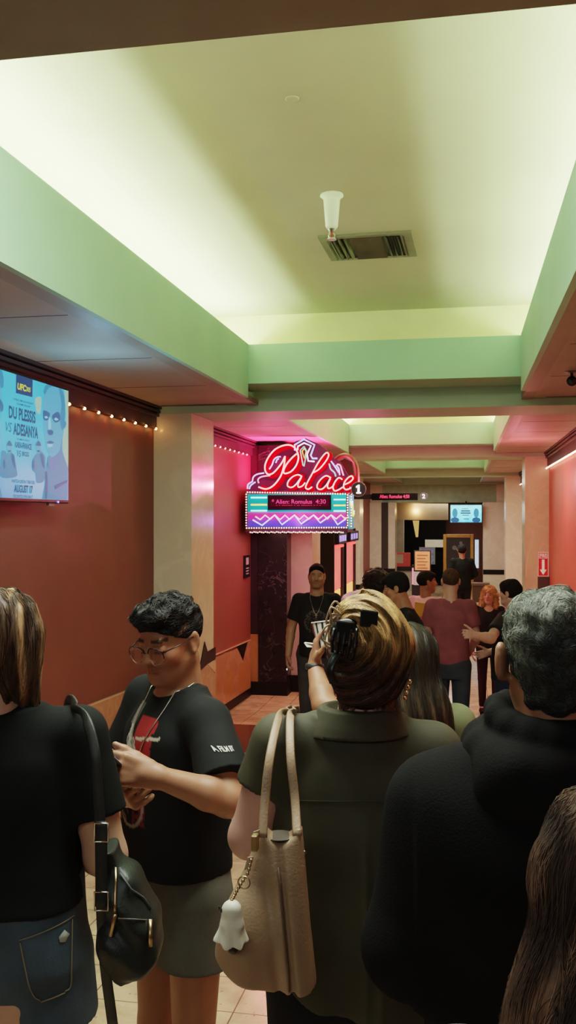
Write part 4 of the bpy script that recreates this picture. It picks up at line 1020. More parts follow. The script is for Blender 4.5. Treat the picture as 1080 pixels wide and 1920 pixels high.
        return link(name,me,m or M_hair,s.o,True,keep=False)
    def short_hair(s,res,col,thick=.010,top=.0,cut=(.95,.022),rough=.0025,seed=1,st=None,grey=None,fr=70):
        S=SDF(); t=thick
        S.u(s.H(el((0,-.016,.036),(.076*s.wide+t,.099+t,.085+t+top))))
        if top: S.u(s.H(el((0,.03,.078),(.062+t,.062+t,.034+top))),.02)
        n=s.Rh@V3(0,cut[0],-1.0); S.cut(s.hc+s.Rh@V3(0,0,-cut[1])*s.hs,n,.006)
        S.sub(s.H(el((0,.118,-.006),(.074,.060,.084))),.008)
        for sd in (-1,1): S.sub(s.H(el((sd*.088,.0,-.010),(.02,.030,.036))),.006)
        r=np.random.RandomState(seed); ph=r.rand(6)*6
        S.disp=lambda X,Y,Z: -rough*(np.sin(X*fr+ph[0]+2*np.sin(Z*fr*.6))+np.sin(Y*fr*1.1+ph[1]+2*np.sin(X*fr*.5))+np.sin(Z*fr*.9+ph[2]+2*np.sin(Y*fr*.7)))
        base=np.array(col)
        def cf(V):
            q=((V-s.hc)@s.Rh)/s.hs; c=np.tile(base,(len(V),1)).astype(float)
            if grey is not None:
                g=np.clip((q[:,2]-grey[1])/grey[2],0,1)[:,None]; c=c*(1-g)+np.array(grey[0])*g
            return c
        return s.hair(S,res,cf,m=M_short,st=st)
def rects(mb,*a): pass
BLK=(.012,.012,.014)
# ------------------------------------------------ near left: woman in black tee and denim shorts (back)
f=Fig(2,2.15,1101,4,'person seen from behind at left edge, black tee and denim shorts, streaked brown hair',-.012,tone='light',female=True,sw=.170)
f.head(dz=-.022)
f.J['Rsh']=V3(.178,-.01,1.405); f.J['Rel']=V3(.238,-.02,1.13); f.J['Rwr']=V3(.17,.20,1.06); f.J['Lel']=V3(-.24,-.01,1.12); f.J['Lwr']=V3(-.16,.2,1.05)
f.hands['R']=dict(n=(-1,0,-.2),t=(0,.3,1),curl=.6); f.leg_r=(.098,.064,.045); f.arm_r=(.056,.046,.03)
f.body(.006,torso=[(.80,0,0,.17,.125),(.92,0,-.01,.185,.13),(1.05,0,0,.16,.115),(1.2,0,0,.155,.11),(1.33,0,0,.155,.10),(1.42,0,-.01,.10,.07),(1.45,0,-.01,.07,.06)])
f.pants(.006,mat('denim_blue',(.050,.075,.100),.8,var=.35,vscale=9,bump=.25,bscale=350,stretch=(1,1,.6)),hem=.765,r=(.118,.132,.1),waist=1.10,w=1.16,d=1.22,amp=.003,name='denim_shorts',crotch=.86)
f.tee(.005,cloth('black_soft',(.010,.011,.0105),spec=.15),tab=[(1.035,0,-.005,.186,.148),(1.08,0,-.002,.184,.140),(1.15,0,0,.180,.132),(1.27,0,0,.182,.128),(1.36,0,0,.175,.115),(1.42,0,-.012,.125,.085),(1.465,0,-.016,.075,.062)],sleeve=.66,sr=.070,amp=.006,seed=4,f=9)
D1=f
# stitching, pockets on shorts: follow the cloth surface
def on_surface(S,pts,off=.002,it=5):
    P=np.array(pts,float)
    for _ in range(it): P=P-S.grad(P)*(S.ev(P)[:,None]-off)
    return P
def on_front(S,pts,dirn,off=.002):
    """march each point along dirn until the surface"""
    P=np.array(pts,float); d=unit(dirn)
    for _ in range(60):
        e=S.ev(P); P=P+d*(np.clip(e-off,-.03,.03))[:,None]*.8
    return P
def seam(fig,S,pts,r,m,name='stitching',off=.001,dirn=(0,1,0)):
    P=crspline([(x,-.25,z) for x,z in pts],8) if len(pts)>2 else [Vector((pts[0][0]*(1-t)+pts[1][0]*t,-.25,pts[0][1]*(1-t)+pts[1][1]*t)) for t in np.linspace(0,1,14)]
    q=on_front(S,[tuple(p) for p in P],dirn,off); return fig.mbadd(name,MB().tube([tuple(x) for x in q],r,5),m)
m=mat('denim_thread',(.20,.17,.11),.8)
for pts in ([(.070,.995),(.175,1.015)],[(.072,.99),(.095,.88),(.112,.855)],[(.172,1.01),(.172,.88),(.160,.862)],[(.112,.853),(.160,.860)],[(-.055,.98),(-.055,.87),(-.10,.85)],[(-.17,1.0),(-.055,.982)],[(.0,1.03),(.0,.84)]):
    seam(f,f.pS,pts,.0016,m)
o=f.mbadd('worn_patch',MB().poly([tuple(x) for x in on_front(f.pS,[(.148,-.25,.985),(.158,-.25,.996),(.168,-.25,.982),(.160,-.25,.970),(.150,-.25,.974)],(0,1,0),.001)],(0,-1,0),.001),mat('frayed_white',(.34,.36,.33),.9)); 
# hair
S=SDF(); S.u(f.H(el((0,-.018,.034),(.092,.112,.098)))); S.u(f.H(el((.01,-.055,-.03),(.080,.062,.10))),.03)
S.u(rc(f.hp(.058,-.03,.02),f.hp(.062,-.035,-.10),.034,.020),.03).u(rc(f.hp(.062,-.035,-.10),f.hp(.095,-.04,-.215),.020,.009),.02)
S.u(rc(f.hp(-.06,-.03,.0),f.hp(-.09,.02,-.13),.04,.03),.03)
S.sub(f.H(el((0,.125,-.03),(.075,.07,.11))),.01); S.sub(f.H(el((-.01,-.125,-.135),(.075,.06,.075))),.02)
S.disp=lambda X,Y,Z: -.0028*(np.sin((X+Y*.4)*150+3*np.sin(Z*14))+.6*np.sin((X-Y*.3)*260+Z*18))
def hc1(V):
    q=(V-f.hc); n=np.sin((q[:,0]+q[:,1]*.5)*95+q[:,2]*6)+.7*np.sin(q[:,0]*210+1+q[:,2]*9); k=np.clip((n-.25)*.9,0,1)[:,None]
    k=k*np.clip((q[:,0]+.09)/.09,0,1)[:,None]
    return np.array([.060,.034,.020])*(1-k)+np.array([.30,.18,.095])*k
f.hair(S,.005,hc1,st=dict(count=1500,field=lambda P: np.tile([.06,-.05,-1.],(len(P),1))+ (np.clip(P[:,2:3]-1.70,0,1)*8)*np.sign(P[:,:1])*np.array([[1,0,0]]),n=16,step=.014,r=.0010,jit=.10,start=lambda c:c[:,2]>1.48,off=.002))
f.mbadd('hair_clip',MB().ball(tuple(f.hp(-.045,-.125,-.06)),.016,8,(1.2,.8,1)),mat('clip_grey',(.16,.14,.12),.3,metal=.3))

# ------------------------------------------------ young man with glasses, looking down (near left)
f=Fig(335,2.65,1098,130,'young person in glasses and black graphic tee, head bowed over a phone',.006,tone='tan',sw=.172,lean=.02)
f.head(yaw=16,pitch=-15,dy=.006,dz=-.024,hs=.98)
f.J['Lsh']=V3(-.175,.02,1.40); f.J['Lel']=f.loc(428,1500,2.36); f.J['Lwr']=f.loc(300,1458,2.30)
f.J['Rel']=V3(.25,.08,1.13); f.J['Rwr']=f.loc(235,1492,2.46)
dv=f.loc(240,1445,2.28)-f.J['Lwr']
f.hands['L']=dict(d=dv,n=f.loc(262,1445,2.7)-f.loc(262,1445,2.2),t=V3(0,.2,1),curl=.62,thumb=.25,tv=(1.0,.38))
f.hands['R']=dict(n=(-1,0,.5),t=(0,.3,1),curl=.6)
f.arm_r=(.050,.041,.027)
f.body(.0042,closed=True,face=dict(eyes=False,lidline=True,stubble=.22,brow=(.015,.01,.008)),jaw=1.15,wide=1.03,nk=.060)
f.pants(.006,cloth('charcoal_shorts',(.115,.118,.100),bscale=300),hem=.725,r=(.102,.112,.09),waist=1.04,w=1.0,d=1.05,amp=.0045,seed=9,name='shorts')
def tee2(V):
    x,y,z=V.T; z=.97+(z-1.10)*1.22; c=np.tile([.009,.010,.010],(len(V),1)).astype(float); fr=y>.03
    def put(m,col,k=1): c[m]=c[m]*(1-k)+np.array(col)*k
    n=np.sin(x*90+3*np.sin(z*40))*np.sin(z*70+2*np.sin(x*60))
    put(fr&(np.abs(x+.015)<.042)&(z>1.17)&(z<1.335)&(np.abs(x+.015)<.045+.01*n),(.30,.028,.03),.9)
    put(fr&(np.abs(x+.02)<.030)&(z>.98)&(z<1.17)&(n>-.3),(.16,.022,.025),.8)
    put(fr&(np.hypot((x-.035-(z-1.22)*.25)/.026,(z-1.22)/.058)<1+.15*n),(.40,.43,.37)); put(fr&(np.hypot((x-.035-(z-1.22)*.25)/.024,(z-1.22)/.056)<1)&(n>.35),(.12,.14,.13))
    put(fr&(np.abs(x-.055-(z-1.30)*.18)<.007)&(z>1.26)&(z<1.36),(.33,.33,.30)); put(fr&(np.abs(x-.060)<.017)&(z>1.30)&(z<1.37),(.14,.13,.12),.7)
    put(fr&(np.abs(z-(1.262-.16*(x-.01)))<.005)&(x<.015)&(x>-.085),(.42,.38,.30))
    put(fr&(np.abs(np.hypot((x-.02)/.06,(z-1.04)/.07)-1)<.09)&(z<1.06),(.30,.27,.24),.8); put(fr&(x>.02)&(x<.10)&(z>.97)&(z<1.12)&(n>.25),(.26,.16,.12),.75)
    return c
f.tee(.0042,mat('fabric_graphic_tee',(.02,.02,.02),.85,attr='Col',var=.08,bump=.1,bscale=420,spec=.25),hem=.985,w=1.0,d=1.08,belly=.016,sleeve=.76,sr=.078,amp=.0055,seed=21,colfn=tee2,f=9,neckr=(.075,.078,.042))
f.shoes(.01,cloth('white_shoe',(.5,.48,.44)))
YM=f
# hair: thick on top, curly fringe
def curl_field(fig,a=1.0):
    def F(P):
        q=(P-fig.hc)@fig.Rh; w=np.sin(q*55+np.array([[0,2,4]])); v=np.stack([w[:,1]*.8,.9+.5*w[:,0],.25*w[:,2]-.3*np.sign(q[:,2:3])[:,0]],1); return v@fig.Rh.T*a
    return F
S=SDF(); S.u(f.H(el((0,-.018,.036),(.0795,.101,.084)))); S.u(f.H(el((0,.008,.096),(.062,.076,.030))),.03); S.u(f.H(el((.0,.076,.092),(.058,.026,.024))),.02)
n=f.Rh@V3(0,.62,-1.0); S.cut(f.hc+f.Rh@V3(0,0,.008)*f.hs,n,.006)
S.sub(f.H(el((0,.115,-.004),(.085,.050,.074))),.008)
for sd in (-1,1): S.sub(f.H(el((sd*.09,.004,-.012),(.024,.026,.038))),.006)
S.disp=lambda X,Y,Z: -.0042*np.clip((Z-1.66)/.05,.2,1)*(np.sin(X*95+2.2*np.sin(Z*60+Y*40))+np.sin(Y*105+2*np.sin(X*70))+.7*np.sin(Z*120+2*np.sin(Y*80)))
f.hair(S,.004,lambda V: np.tile([.008,.007,.0065],(len(V),1)),st=dict(count=2600,field=curl_field(f),n=7,step=.006,r=.0010,jit=.5,off=.003,tone=(.6,1.7)))
# glasses: rimless-bottom frame on the head
gm=mat('glasses_frame',(.03,.02,.02),.25,metal=.6); gl=mat('lens',(.85,.78,.75),.03,trans=1,alpha=.22,var=0); gc=mat('frame_bottom',(.45,.36,.27),.15,metal=.8)
mb=MB(); lb=MB(); lens=MB()
for sd in (-1,1):
    ring=[(sd*.035+.029*math.cos(q), .112-.010*abs(math.cos(q)) if True else 0, .0-.004+.024*math.sin(q)*(1 if math.sin(q)>0 else 1.05)) for q in [i*math.pi/12 for i in range(24)]]
    W=[tuple(f.hp(*p)) for p in ring]; up=[W[i] for i in range(-1,14)]; dn=[W[i] for i in range(12,25-1)]+[W[0]]
    mb.tube(up,.0017,6); lb.tube(dn,.0012,6)
    lens.add(W,[tuple(range(24))])
    mb.tube([tuple(f.hp(sd*.063,.102,.006)),tuple(f.hp(sd*.080,.05,.010)),tuple(f.hp(sd*.084,-.005,.014)),tuple(f.hp(sd*.082,-.025,.0))],.0016,6)
mb.tube([tuple(f.hp(-.008,.113,.004)),tuple(f.hp(0,.117,.008)),tuple(f.hp(.008,.113,.004))],.0014,6)
g=f.mbadd('glasses',mb,gm); lo_=link('frame_bottom',lb.build('x',gc).data,None,g,True,keep=False); bpy.data.objects.remove(bpy.data.objects['x'])
l2=lens.build('x',gl); me=l2.data; bpy.data.objects.remove(l2); link('lens',me,None,g,False,keep=False)
# necklace, earring
Pn=[(.062*math.cos(q),.012+.075*math.sin(q)*1.0,1.475-.0) for q in np.linspace(math.pi*1.02,-.02*math.pi,9)]
Pn=[(-.066,-.01,1.488),(-.062,.05,1.465),(-.050,.12,1.40),(-.02,.15,1.315),(.0,.155,1.285),(.02,.15,1.315),(.050,.12,1.40),(.062,.05,1.465),(.066,-.01,1.488)]
P=[tuple(p) for p in crspline(Pn,8)]; P=[tuple(q) for q in on_surface(f.tS,P,.002,4)]
f.mbadd('necklace',MB().tube(P,.0022,6),mat('silver',(.6,.55,.48),.25,metal=.9))
f.mbadd('pendant',MB().ball(P[len(P)//2],.006,8,(.8,.8,1.6)),mat('silver2',(.6,.55,.48),.25,metal=.9))
f.mbadd('earring',MB().ball(tuple(f.hp(-.086,-.002,-.030)),.0035,8),mat('stud_glow',(.9,.85,.8),.1,metal=1))
# sleeve lettering, laid on the sleeve surface
def decal(fig,S,body,hgt,width,c,ux,uy,m,name,off=.0022,bold=.02):
    me=text_mesh(body,1,ext=0,bold=bold); xs=[q.co.x for q in me.vertices]; ys=[q.co.y for q in me.vertices]
    ux=unit(ux); uy=unit(uy); n=np.cross(ux,uy); X0=(max(xs)+min(xs))/2; Y0=(max(ys)+min(ys))/2
    P=np.array([np.asarray(c)+ux*(q.co.x-X0)/(max(xs)-min(xs))*width+uy*(q.co.y-Y0)/(max(ys)-min(ys))*hgt+n*.05 for q in me.vertices])
    P0=P; P=on_front(S,P,-n,off); ok=(np.abs(S.ev(P)-off)<.004)&(np.linalg.norm(P-P0,axis=1)<.13)
    for q,p in zip(me.vertices,P): q.co=p
    bm=bmesh.new(); bm.from_mesh(me); bm.verts.ensure_lookup_table(); bmesh.ops.delete(bm,geom=[v for v,k in zip(bm.verts[:],ok) if not k],context='VERTS'); bm.to_mesh(me); bm.free()
    me.name=name; return link(name,me,m,fig.o,False,keep=False)
c=f.loc(437,1407,2.36); ux=f.loc(446,1404,2.40)-f.loc(408,1412,2.34); uy=V3(0,0,1)+unit(ux)*.1
decal(f,f.tS,'A FILM BY',.012,.044,c,ux,uy,mat('print_white',(.62,.62,.58),.7),'sleeve_print')
# phone in his hand
p=f.pos+f.s*(f.Rz@(f.J['Lwr']+unit(dv)*.115+unit(V3(0,0,0)+f.loc(262,1445,2.7)-f.loc(262,1445,2.2))*.030))
t=empty('smartphone',tuple(p),f.rz+math.radians(20),'dark smartphone held low in front of the young man with glasses','phone')
o=MB().box((-.036,-.004,-.06),(.036,.004,.07)).build('case',mat('phone_case',(.02,.02,.022),.3),t,bevel=.003,keep=False); o.rotation_euler=(math.radians(-50),0,0)
o2=MB().box((-.033,-.0052,-.055),(.033,-.0042,.065)).build('screen',mat('phone_screen',(.05,.06,.07),.1,emis=(.5,.6,.7),estr=.3),t,keep=False); o2.rotation_euler=(math.radians(-50),0,0)

# ------------------------------------------------ woman in olive blouse with a blonde updo (near centre, back)
f=Fig(672,2.05,1112,0,'person seen from behind in olive blouse, blonde hair twisted up in black clip',-.012,tone='pink',female=True,sw=.178)
OW=f
f.J['Rsh']=V3(.158,-.01,1.395); f.J['Lsh']=V3(-.170,-.01,1.415); f.J['Lel']=f.loc(470,1568,2.06); f.J['Lwr']=f.J['Lel']+V3(.03,.23,-.05); f.J['Rel']=V3(.25,.0,1.12); f.J['Rwr']=V3(.18,.2,1.02)
f.hands['L']=dict(n=(1,0,-.2),t=(0,.3,1),curl=.6); f.arm_r=(.056,.046,.030); f.leg_r=(.092,.060,.045)
f.head(yaw=-6,pitch=-4,dx=.022,dz=-.030,hs=.96)
f.body(.006,torso=[(.80,0,0,.16,.12),(.92,0,-.01,.175,.125),(1.05,0,0,.16,.11),(1.2,0,0,.155,.105),(1.33,0,0,.15,.10),(1.42,0,-.01,.10,.07),(1.45,0,-.01,.07,.06)])
f.pants(.007,cloth('black_trousers',(.010,.009,.009)),hem=.12,r=(.115,.085,.075),w=1.1,d=1.15,waist=1.02,amp=.003)
f.shoes(.01,cloth('black_shoe',(.02,.02,.02)))
def blouse(S):
    S.cutloc((0,0,.965),(-.32,0,-1),(-.3,-.3,.5),(.45,.3,1.1)) if False else None
M_olive=cloth('olive_blouse',(.064,.061,.039),.7,bump=.06,spec=.2)
f.tee(.005,M_olive,tab=[(.80,.03,-.0,.225,.140),(.90,.02,-.004,.212,.142),(1.0,.0,-.012,.200,.150),(1.12,0,-.010,.190,.142),(1.25,0,-.006,.186,.132),(1.35,0,0,.172,.115),(1.42,0,-.012,.122,.085),(1.47,0,-.018,.078,.064)],sleeve=.46,sr=.072,amp=.0,seed=33,name='blouse',neckr=(.075,.08,.04),extra=None,build=False)
S=f.tS; S.ops.append(('i',halfspace((-.17,0,.925),(-.32,0,-1)),.0))
_f=folds(.004,5,9)
def bd(X,Y,Z):
    back=(Y<0)*1.0; dn=np.clip((1.30-Z)/.12,0,1); g=_f(X,Y,Z)
    pl=-.006*np.exp(-((np.abs(X-.02)-.016)/.006)**2)+.0*X
    wv=-.007*np.sin(X*46+.6*np.sin(Z*7))*np.clip((1.22-Z)/.35,0,1)
    return g+back*dn*(pl+wv)
S.disp=bd
bl=f.add('blouse',S,.005,M_olive)
mm=mat('blouse_seam',(.055,.055,.028),.8)
seam(f,S,[(-.155,1.315),(-.06,1.322),(.06,1.322),(.155,1.315)],.0009,mm,'seam')
# collar
C1=SDF(); C1.u(loft([(1.440,0,-.020,.116,.094),(1.462,0,-.020,.104,.088),(1.496,0,-.014,.086,.080)],2.1)); C1.sub(el((0,.0,1.512),(.074,.066,.045)),.0); C1.disp=folds(.002,3,12)
C1.cut((0,.055,1.45),(0,1,0))
f.add('collar',C1,.004,M_olive)
# updo
def spiral_field(fig,cx=-.045,cz=.055):
    def F(P):
        q=(P-fig.hc)@fig.Rh; dx=q[:,0]-cx; dz=q[:,2]-cz; r=np.hypot(dx,dz)+1e-4
        v=np.stack([-dz/r*1.0-dx/r*.25,0*dx, dx/r*1.0-dz/r*.25],1); return v@fig.Rh.T
    return F
S=SDF(); S.u(f.H(el((0,-.018,.030),(.093,.112,.100)))); S.u(f.H(el((.012,-.072,.035),(.085,.060,.088))),.03); S.u(f.H(el((-.012,-.045,.105),(.060,.060,.036))),.03)
S.u(f.H(el((0,-.055,-.050),(.078,.060,.062))),.03)
S.sub(f.H(el((0,.125,-.03),(.072,.07,.11))),.01); S.sub(f.H(el((.095,.02,-.045),(.03,.03,.03))),.01)
def sd(X,Y,Z):
    q0=X-f.hc[0]+.045; q2=Z-f.hc[2]-.055; a=np.arctan2(q2,q0); r=np.hypot(q0,q2)
    return -.0045*np.sin(r*115+a*2+1.5*np.sin(a*3))-.002*np.sin(r*330+a*4)
S.disp=sd
def hc3(V):
    q=(V-f.hc)@f.Rh; t=np.clip((q[:,2]-(-.015)+q[:,0]*.35)/.075,0,1)[:,None]; r=np.hypot(q[:,0]+.045,q[:,2]-.055); n=(.5+.5*np.sin(r*230+q[:,0]*30))[:,None]
    return (np.array([.075,.034,.020])*(1-t)+np.array([.35,.205,.080])*t)*(.6+.55*n)
f.hair(S,.0042,hc3,st=dict(count=2600,field=spiral_field(f),n=14,step=.009,r=.0009,jit=.12,off=.002,tone=(.5,1.6)))
# loose nape wisps
S2_=SDF(); S2_.u(rc(f.hp(-.035,-.055,-.085),f.hp(-.045,-.055,-.115),.026,.010)).u(rc(f.hp(.035,-.05,-.08),f.hp(.055,-.055,-.130),.026,.006),.02).u(rc(f.hp(0,-.06,-.085),f.hp(.005,-.06,-.115),.026,.010),.02)
S2_.disp=lambda X,Y,Z: -.003*np.sin(X*260+2*np.sin(Z*40))
f.hair(S2_,.004,lambda V: np.tile([.20,.095,.055],(len(V),1)),st=dict(count=500,field=lambda P: np.stack([np.sin(P[:,2]*60+P[:,0]*90)*.4,0*P[:,0],-np.ones(len(P))],1),n=6,step=.008,r=.0007,jit=.4,off=.005,tone=(.5,1.5)),name='nape_hair')
# loops of hair sticking out of the clip
mb=MB()
rr=random.Random(4)
for k in range(9):
    a=f.hp(-.038+rr.uniform(-.02,.02),-.075+rr.uniform(-.02,.01),.085+rr.uniform(-.03,.02)); b=a+V3(-.028+rr.uniform(-.014,.01),-.01,.018+rr.uniform(-.02,.02)); c=b+V3(rr.uniform(-.025,.01),0,-.035+rr.uniform(-.02,.01)); e=c+V3(.025,0,-.015)
    mb.tube([tuple(p) for p in crspline([a,b,c,e],5)],.0024,6)
f.mbadd('hair_loops',mb,mat('loop_hair',(.36,.25,.15),.45,var=.4,vscale=40))
# claw clip with bow, scrunchie
mc=mat('clip_black',(.006,.006,.007),.32)
cl=MB().ball(tuple(f.hp(-.044,-.118,.060)),.034,12,(1.0,.45,.9)); 
o=f.mbadd('claw_clip',cl,mc)
for k in range(5):
    a=f.hp(-.070+.012*k,-.132,.070); b=f.hp(-.074+.012*k,-.146,.045-.004*k); c=f.hp(-.074+.010*k,-.132,.020-.004*k)
    l2=MB().tube([tuple(p) for p in crspline([a,b,c],5)],.0035,6).build('claw',mc,o,True,keep=False)
MB().tube([tuple(p) for p in crspline([f.hp(-.060,-.13,.02),f.hp(-.078,-.142,-.015),f.hp(-.070,-.140,-.045)],6)],(.006,.012),8).build('clip_jaw',mc,o,True,keep=False)
for s_ in (-1,1):
    cc=f.hp(-.022+s_*.026,-.138,.078+s_*.012); MB().poly([tuple(cc+V3(*p)) for p in ((-.019,0,-.014),(.017,0,-.021),(.020,0,.016),(-.016,0,.021))],(0,1,0),.012).build('bow_wing',mc,o,False,bevel=.003,keep=False)
f.mbadd('scrunchie',MB().tube([tuple(f.hp(-.018+.030*math.cos(q),-.05+.012*math.sin(q),.128+.010*math.sin(q))) for q in [i*math.pi/8 for i in range(16)]],.012,8,True),mat('maroon_yellow',(.22,.07,.09),.8,var=.5,vscale=40))
mb=MB()
for k in range(4): mb.ball(tuple(f.hp(.094-.004*k,.008-.003*k,-.055-.012*k)),.0045,6)
f.mbadd('earring',mb,mat('earring_gold',(.9,.65,.35),.15,metal=1))

# ------------------------------------------------ girl with long dark hair in front of her
f=Fig(764,2.95,1160,6,'person with long straight dark brown hair down the back, lifting a striped cup',.02,tone='tan',female=True,sw=.170)
LG=f
f.J['Lsh']=V3(-.172,-.0,1.40); f.J['Lel']=f.loc(608,1322,3.0); f.J['Lwr']=f.loc(590,1250,3.10)
dh=f.loc(592,1210,3.11)-f.J['Lwr']
f.hands['L']=dict(d=dh,n=f.loc(700,1210,3.15)-f.loc(600,1210,3.15),t=(0,1,0) if False else f.loc(600,1200,2.8)-f.loc(600,1200,3.2),curl=.42,thumb=.7,sc=.92)
f.J['Rel']=V3(.23,.02,1.12); f.J['Rwr']=V3(.12,.24,1.10)
f.body(.006); f.pants(.01,cloth('dark_jeans',(.03,.035,.05)))
f.tee(.007,cloth('sage_top',(.15,.17,.085)),sleeve=.6,sr=.072,seed=8,hem=.90)
f.shoes(.012,cloth('black_shoe',(.02,.02,.02)))
S=SDF(); S.u(f.H(el((0,-.020,.030),(.088,.108,.098)))); S.u(rc(f.hp(.0,-.06,.03),f.hp(.015,-.095,-.16),.078,.082),.05)
S.u(rc(f.hp(.015,-.095,-.16),f.hp(.065,-.125,-.38),.085,.062),.05); S.u(rc(f.hp(.06,-.09,-.10),f.hp(.12,-.10,-.30),.04,.030),.05); S.u(rc(f.hp(.065,-.125,-.38),f.hp(.07,-.125,-.46),.060,.02),.04)
S.sub(f.H(el((0,.125,-.03),(.072,.07,.11))),.01)
S.disp=lambda X,Y,Z: -.0022*(np.sin((X-.18*(1.6-Z)*np.clip(1.6-Z,0,1))*170)+.6*np.sin(X*310+Z*8))
def hc4(V):
    q=V-f.hc; n=.5+.5*np.sin((q[:,0]+.2*q[:,2])*150+q[:,2]*4); k=(n**3*np.clip((-q[:,2]-.05)/.15,0,1))[:,None]
    return np.array([.026,.020,.013])*(1-k)+np.array([.10,.065,.035])*k
f.hair(S,.006,hc4,st=dict(count=1500,field=lambda P: np.stack([.10+.5*np.clip(1.55-P[:,2],0,.3)+0*P[:,0],-.25+0*P[:,0],-np.ones(len(P))],1),n=20,step=.018,r=.0011,jit=.07,off=.002,tone=(.6,1.5)))
f.mbadd('wristwatch',MB().tube([tuple(f.J['Lwr']+ (lambda u,v,q: u*.031*math.cos(q)+v*.031*math.sin(q))(unit(np.cross(dh,(0,1,.1))),unit(np.cross(dh,np.cross(dh,(0,1,.1)))),q)) for q in [i*math.pi/10 for i in range(20)]],(.011,.004) ,8,True,flat=tuple(unit(dh))),mat('watch_black',(.03,.03,.03),.4))
# cup
p=atD(608,1190,3.115); r=(.046,.034)
t=empty('striped_cup',(p.x,p.y,p.z),0,'black and white striped paper cup held up beside the blonde updo','cup')
t.rotation_euler=(math.radians(-6),math.radians(-8),0); t.scale=(.82,.82,.82)
M_cw=mat('cup_white',(.62,.58,.54),.5); M_cr=mat('cup_red',(.45,.06,.06),.4); M_ck=mat('cup_black',(.02,.02,.02),.4)
cup=MB(); n_=32
for j in range(n_):
    q0=2*math.pi*j/n_; q1=2*math.pi*(j+1)/n_; cup.cur=(1 if j%3==0 else 0)
    cup.add([(.034*math.cos(q0),.034*math.sin(q0),-.055),(.034*math.cos(q1),.034*math.sin(q1),-.055),(.045*math.cos(q1),.045*math.sin(q1),.052),(.045*math.cos(q0),.045*math.sin(q0),.052)],[(0,1,2,3)])
cup.build('cup_wall',[M_cw,M_ck],t,keep=False)
MB().tube([(.0455*math.cos(q),.0455*math.sin(q),.053) for q in [i*math.pi/12 for i in range(24)]],.003,6,True).build('rim',M_cw,t,True,keep=False)
MB().lathe([(.001,.044),(.043,.044),(.043,.047),(.001,.047)],n=24).build('contents',M_cr,t,keep=False)
MB().lathe([(.001,-.056),(.034,-.056),(.034,-.054),(.001,-.054)],n=24).build('base',M_cw,t,keep=False)
P=[Vector((.0462*math.cos(q),.0462*math.sin(q),-.05+.1*k)) for k in (0,1) for q in (0,1)]
mb=MB(); 
for q0 in np.linspace(3.35,3.65,3)[:-1]:
    q1=q0+.15; mb.add([(.0348*math.cos(q0),.0348*math.sin(q0),-.054),(.0348*math.cos(q1),.0348*math.sin(q1),-.054),(.0458*math.cos(q1),.0458*math.sin(q1),.05),(.0458*math.cos(q0),.0458*math.sin(q0),.05)],[(0,1,2,3)])
mb.build('red_panel',M_cr,t,keep=False)
p=atD(582,1209,3.10); o=MB().poly([(p.x-.022,p.y,p.z+.006),(p.x+.03,p.y+.01,p.z),(p.x+.03,p.y+.02,p.z-.012),(p.x-.012,p.y,p.z-.008)],(0,1,0),.02).build('paper_napkin',mat('napkin_white',(.62,.6,.55),.8)); tag(o,'white folded napkin held under the striped cup','napkin')
a=[atD(815,1366,2.76),atD(852,1374,2.76),atD(834,1388,2.70),atD(812,1378,2.70)]
o=MB().poly(a,(0,0,-1),.006).build('paper_sheet',mat('paper_white',(.55,.56,.48),.8)); tag(o,'corner of a white paper sheet between olive blouse and black hoodie shoulder','paper')

# ------------------------------------------------ grey-haired man in black hoodie (right, back)
f=Fig(1038,1.62,1100,-2,'broad-shouldered person seen from behind in black hoodie with short grey hair',.000,tone='tan',sw=.215)
GM=f
f.J['Lsh']=V3(-.192,-.005,1.375); f.J['Rsh']=V3(.192,-.005,1.375); f.J['Lel']=V3(-.240,-.03,1.15); f.J['Lwr']=V3(-.16,.18,1.02); f.J['Rel']=V3(.262,-.04,1.12); f.J['Rwr']=V3(.19,.17,.99)
f.hands['L']=dict(n=(1,0,-.3),t=(0,.3,1),curl=.6); f.hands['R']=dict(n=(-1,0,-.3),t=(0,.3,1),curl=.6)
f.head(pitch=-3,dz=-.004,hs=.94)
f.body(.006,wide=1.06,nk=.066,ear=1.22)
f.pants(.009,cloth('black_trousers',(.010,.009,.009)),w=1.25,d=1.3)
f.shoes(.012,cloth('black_shoe',(.02,.02,.02)))
M_hood=cloth('black_hoodie',(.0085,.0078,.008),.9,bump=.15,bscale=260,spec=.12)
f.tee(.006,M_hood,tab=[(.86,0,.0,.20,.17),(.95,0,.01,.215,.185),(1.10,0,.01,.215,.185),(1.25,0,.0,.21,.17),(1.34,0,-.0,.20,.145),(1.40,0,-.01,.155,.105),(1.455,0,-.014,.09,.075)],sleeve=1.85,sr=.084,amp=.006,seed=12,name='hoodie',f=7,shr=1.25,kk=2.4,extra=lambda S:S.u(el((0,-.03,1.28),(.21,.145,.17)),.10))
S=SDF(); 
for r_,zz,rx,ry in ((.026,1.535,.092,.082),(.038,1.475,.118,.100)):
    pts=[(rx*math.sin(q),-.012-ry*math.cos(q),zz-.018*math.cos(q)+.0*q) for q in np.linspace(-2.3,2.3,12)]
    for a,b in zip(pts[:-1],pts[1:]): S.u(rc(a,b,r_),.012)
S.u(el((0,-.105,1.425),(.155,.060,.075),rot(-.35,0,0)),.045)
S.disp=lambda X,Y,Z: -.003*np.sin(Z*55+3*np.abs(X)*9+1.5*np.sin(X*14))-.003*np.sin(X*30+Z*20)
f.add('hood',S,.006,M_hood)
def grey_field(P):
    q=(P-GM.hc); w=np.sin(q*70+np.array([[1,3,5]])); return np.stack([q[:,0]*2+w[:,1]*.5,-.4+w[:,0]*.6,.9*np.sign(.05-np.abs(q[:,0]))*0+.2*w[:,2]-.35],1)
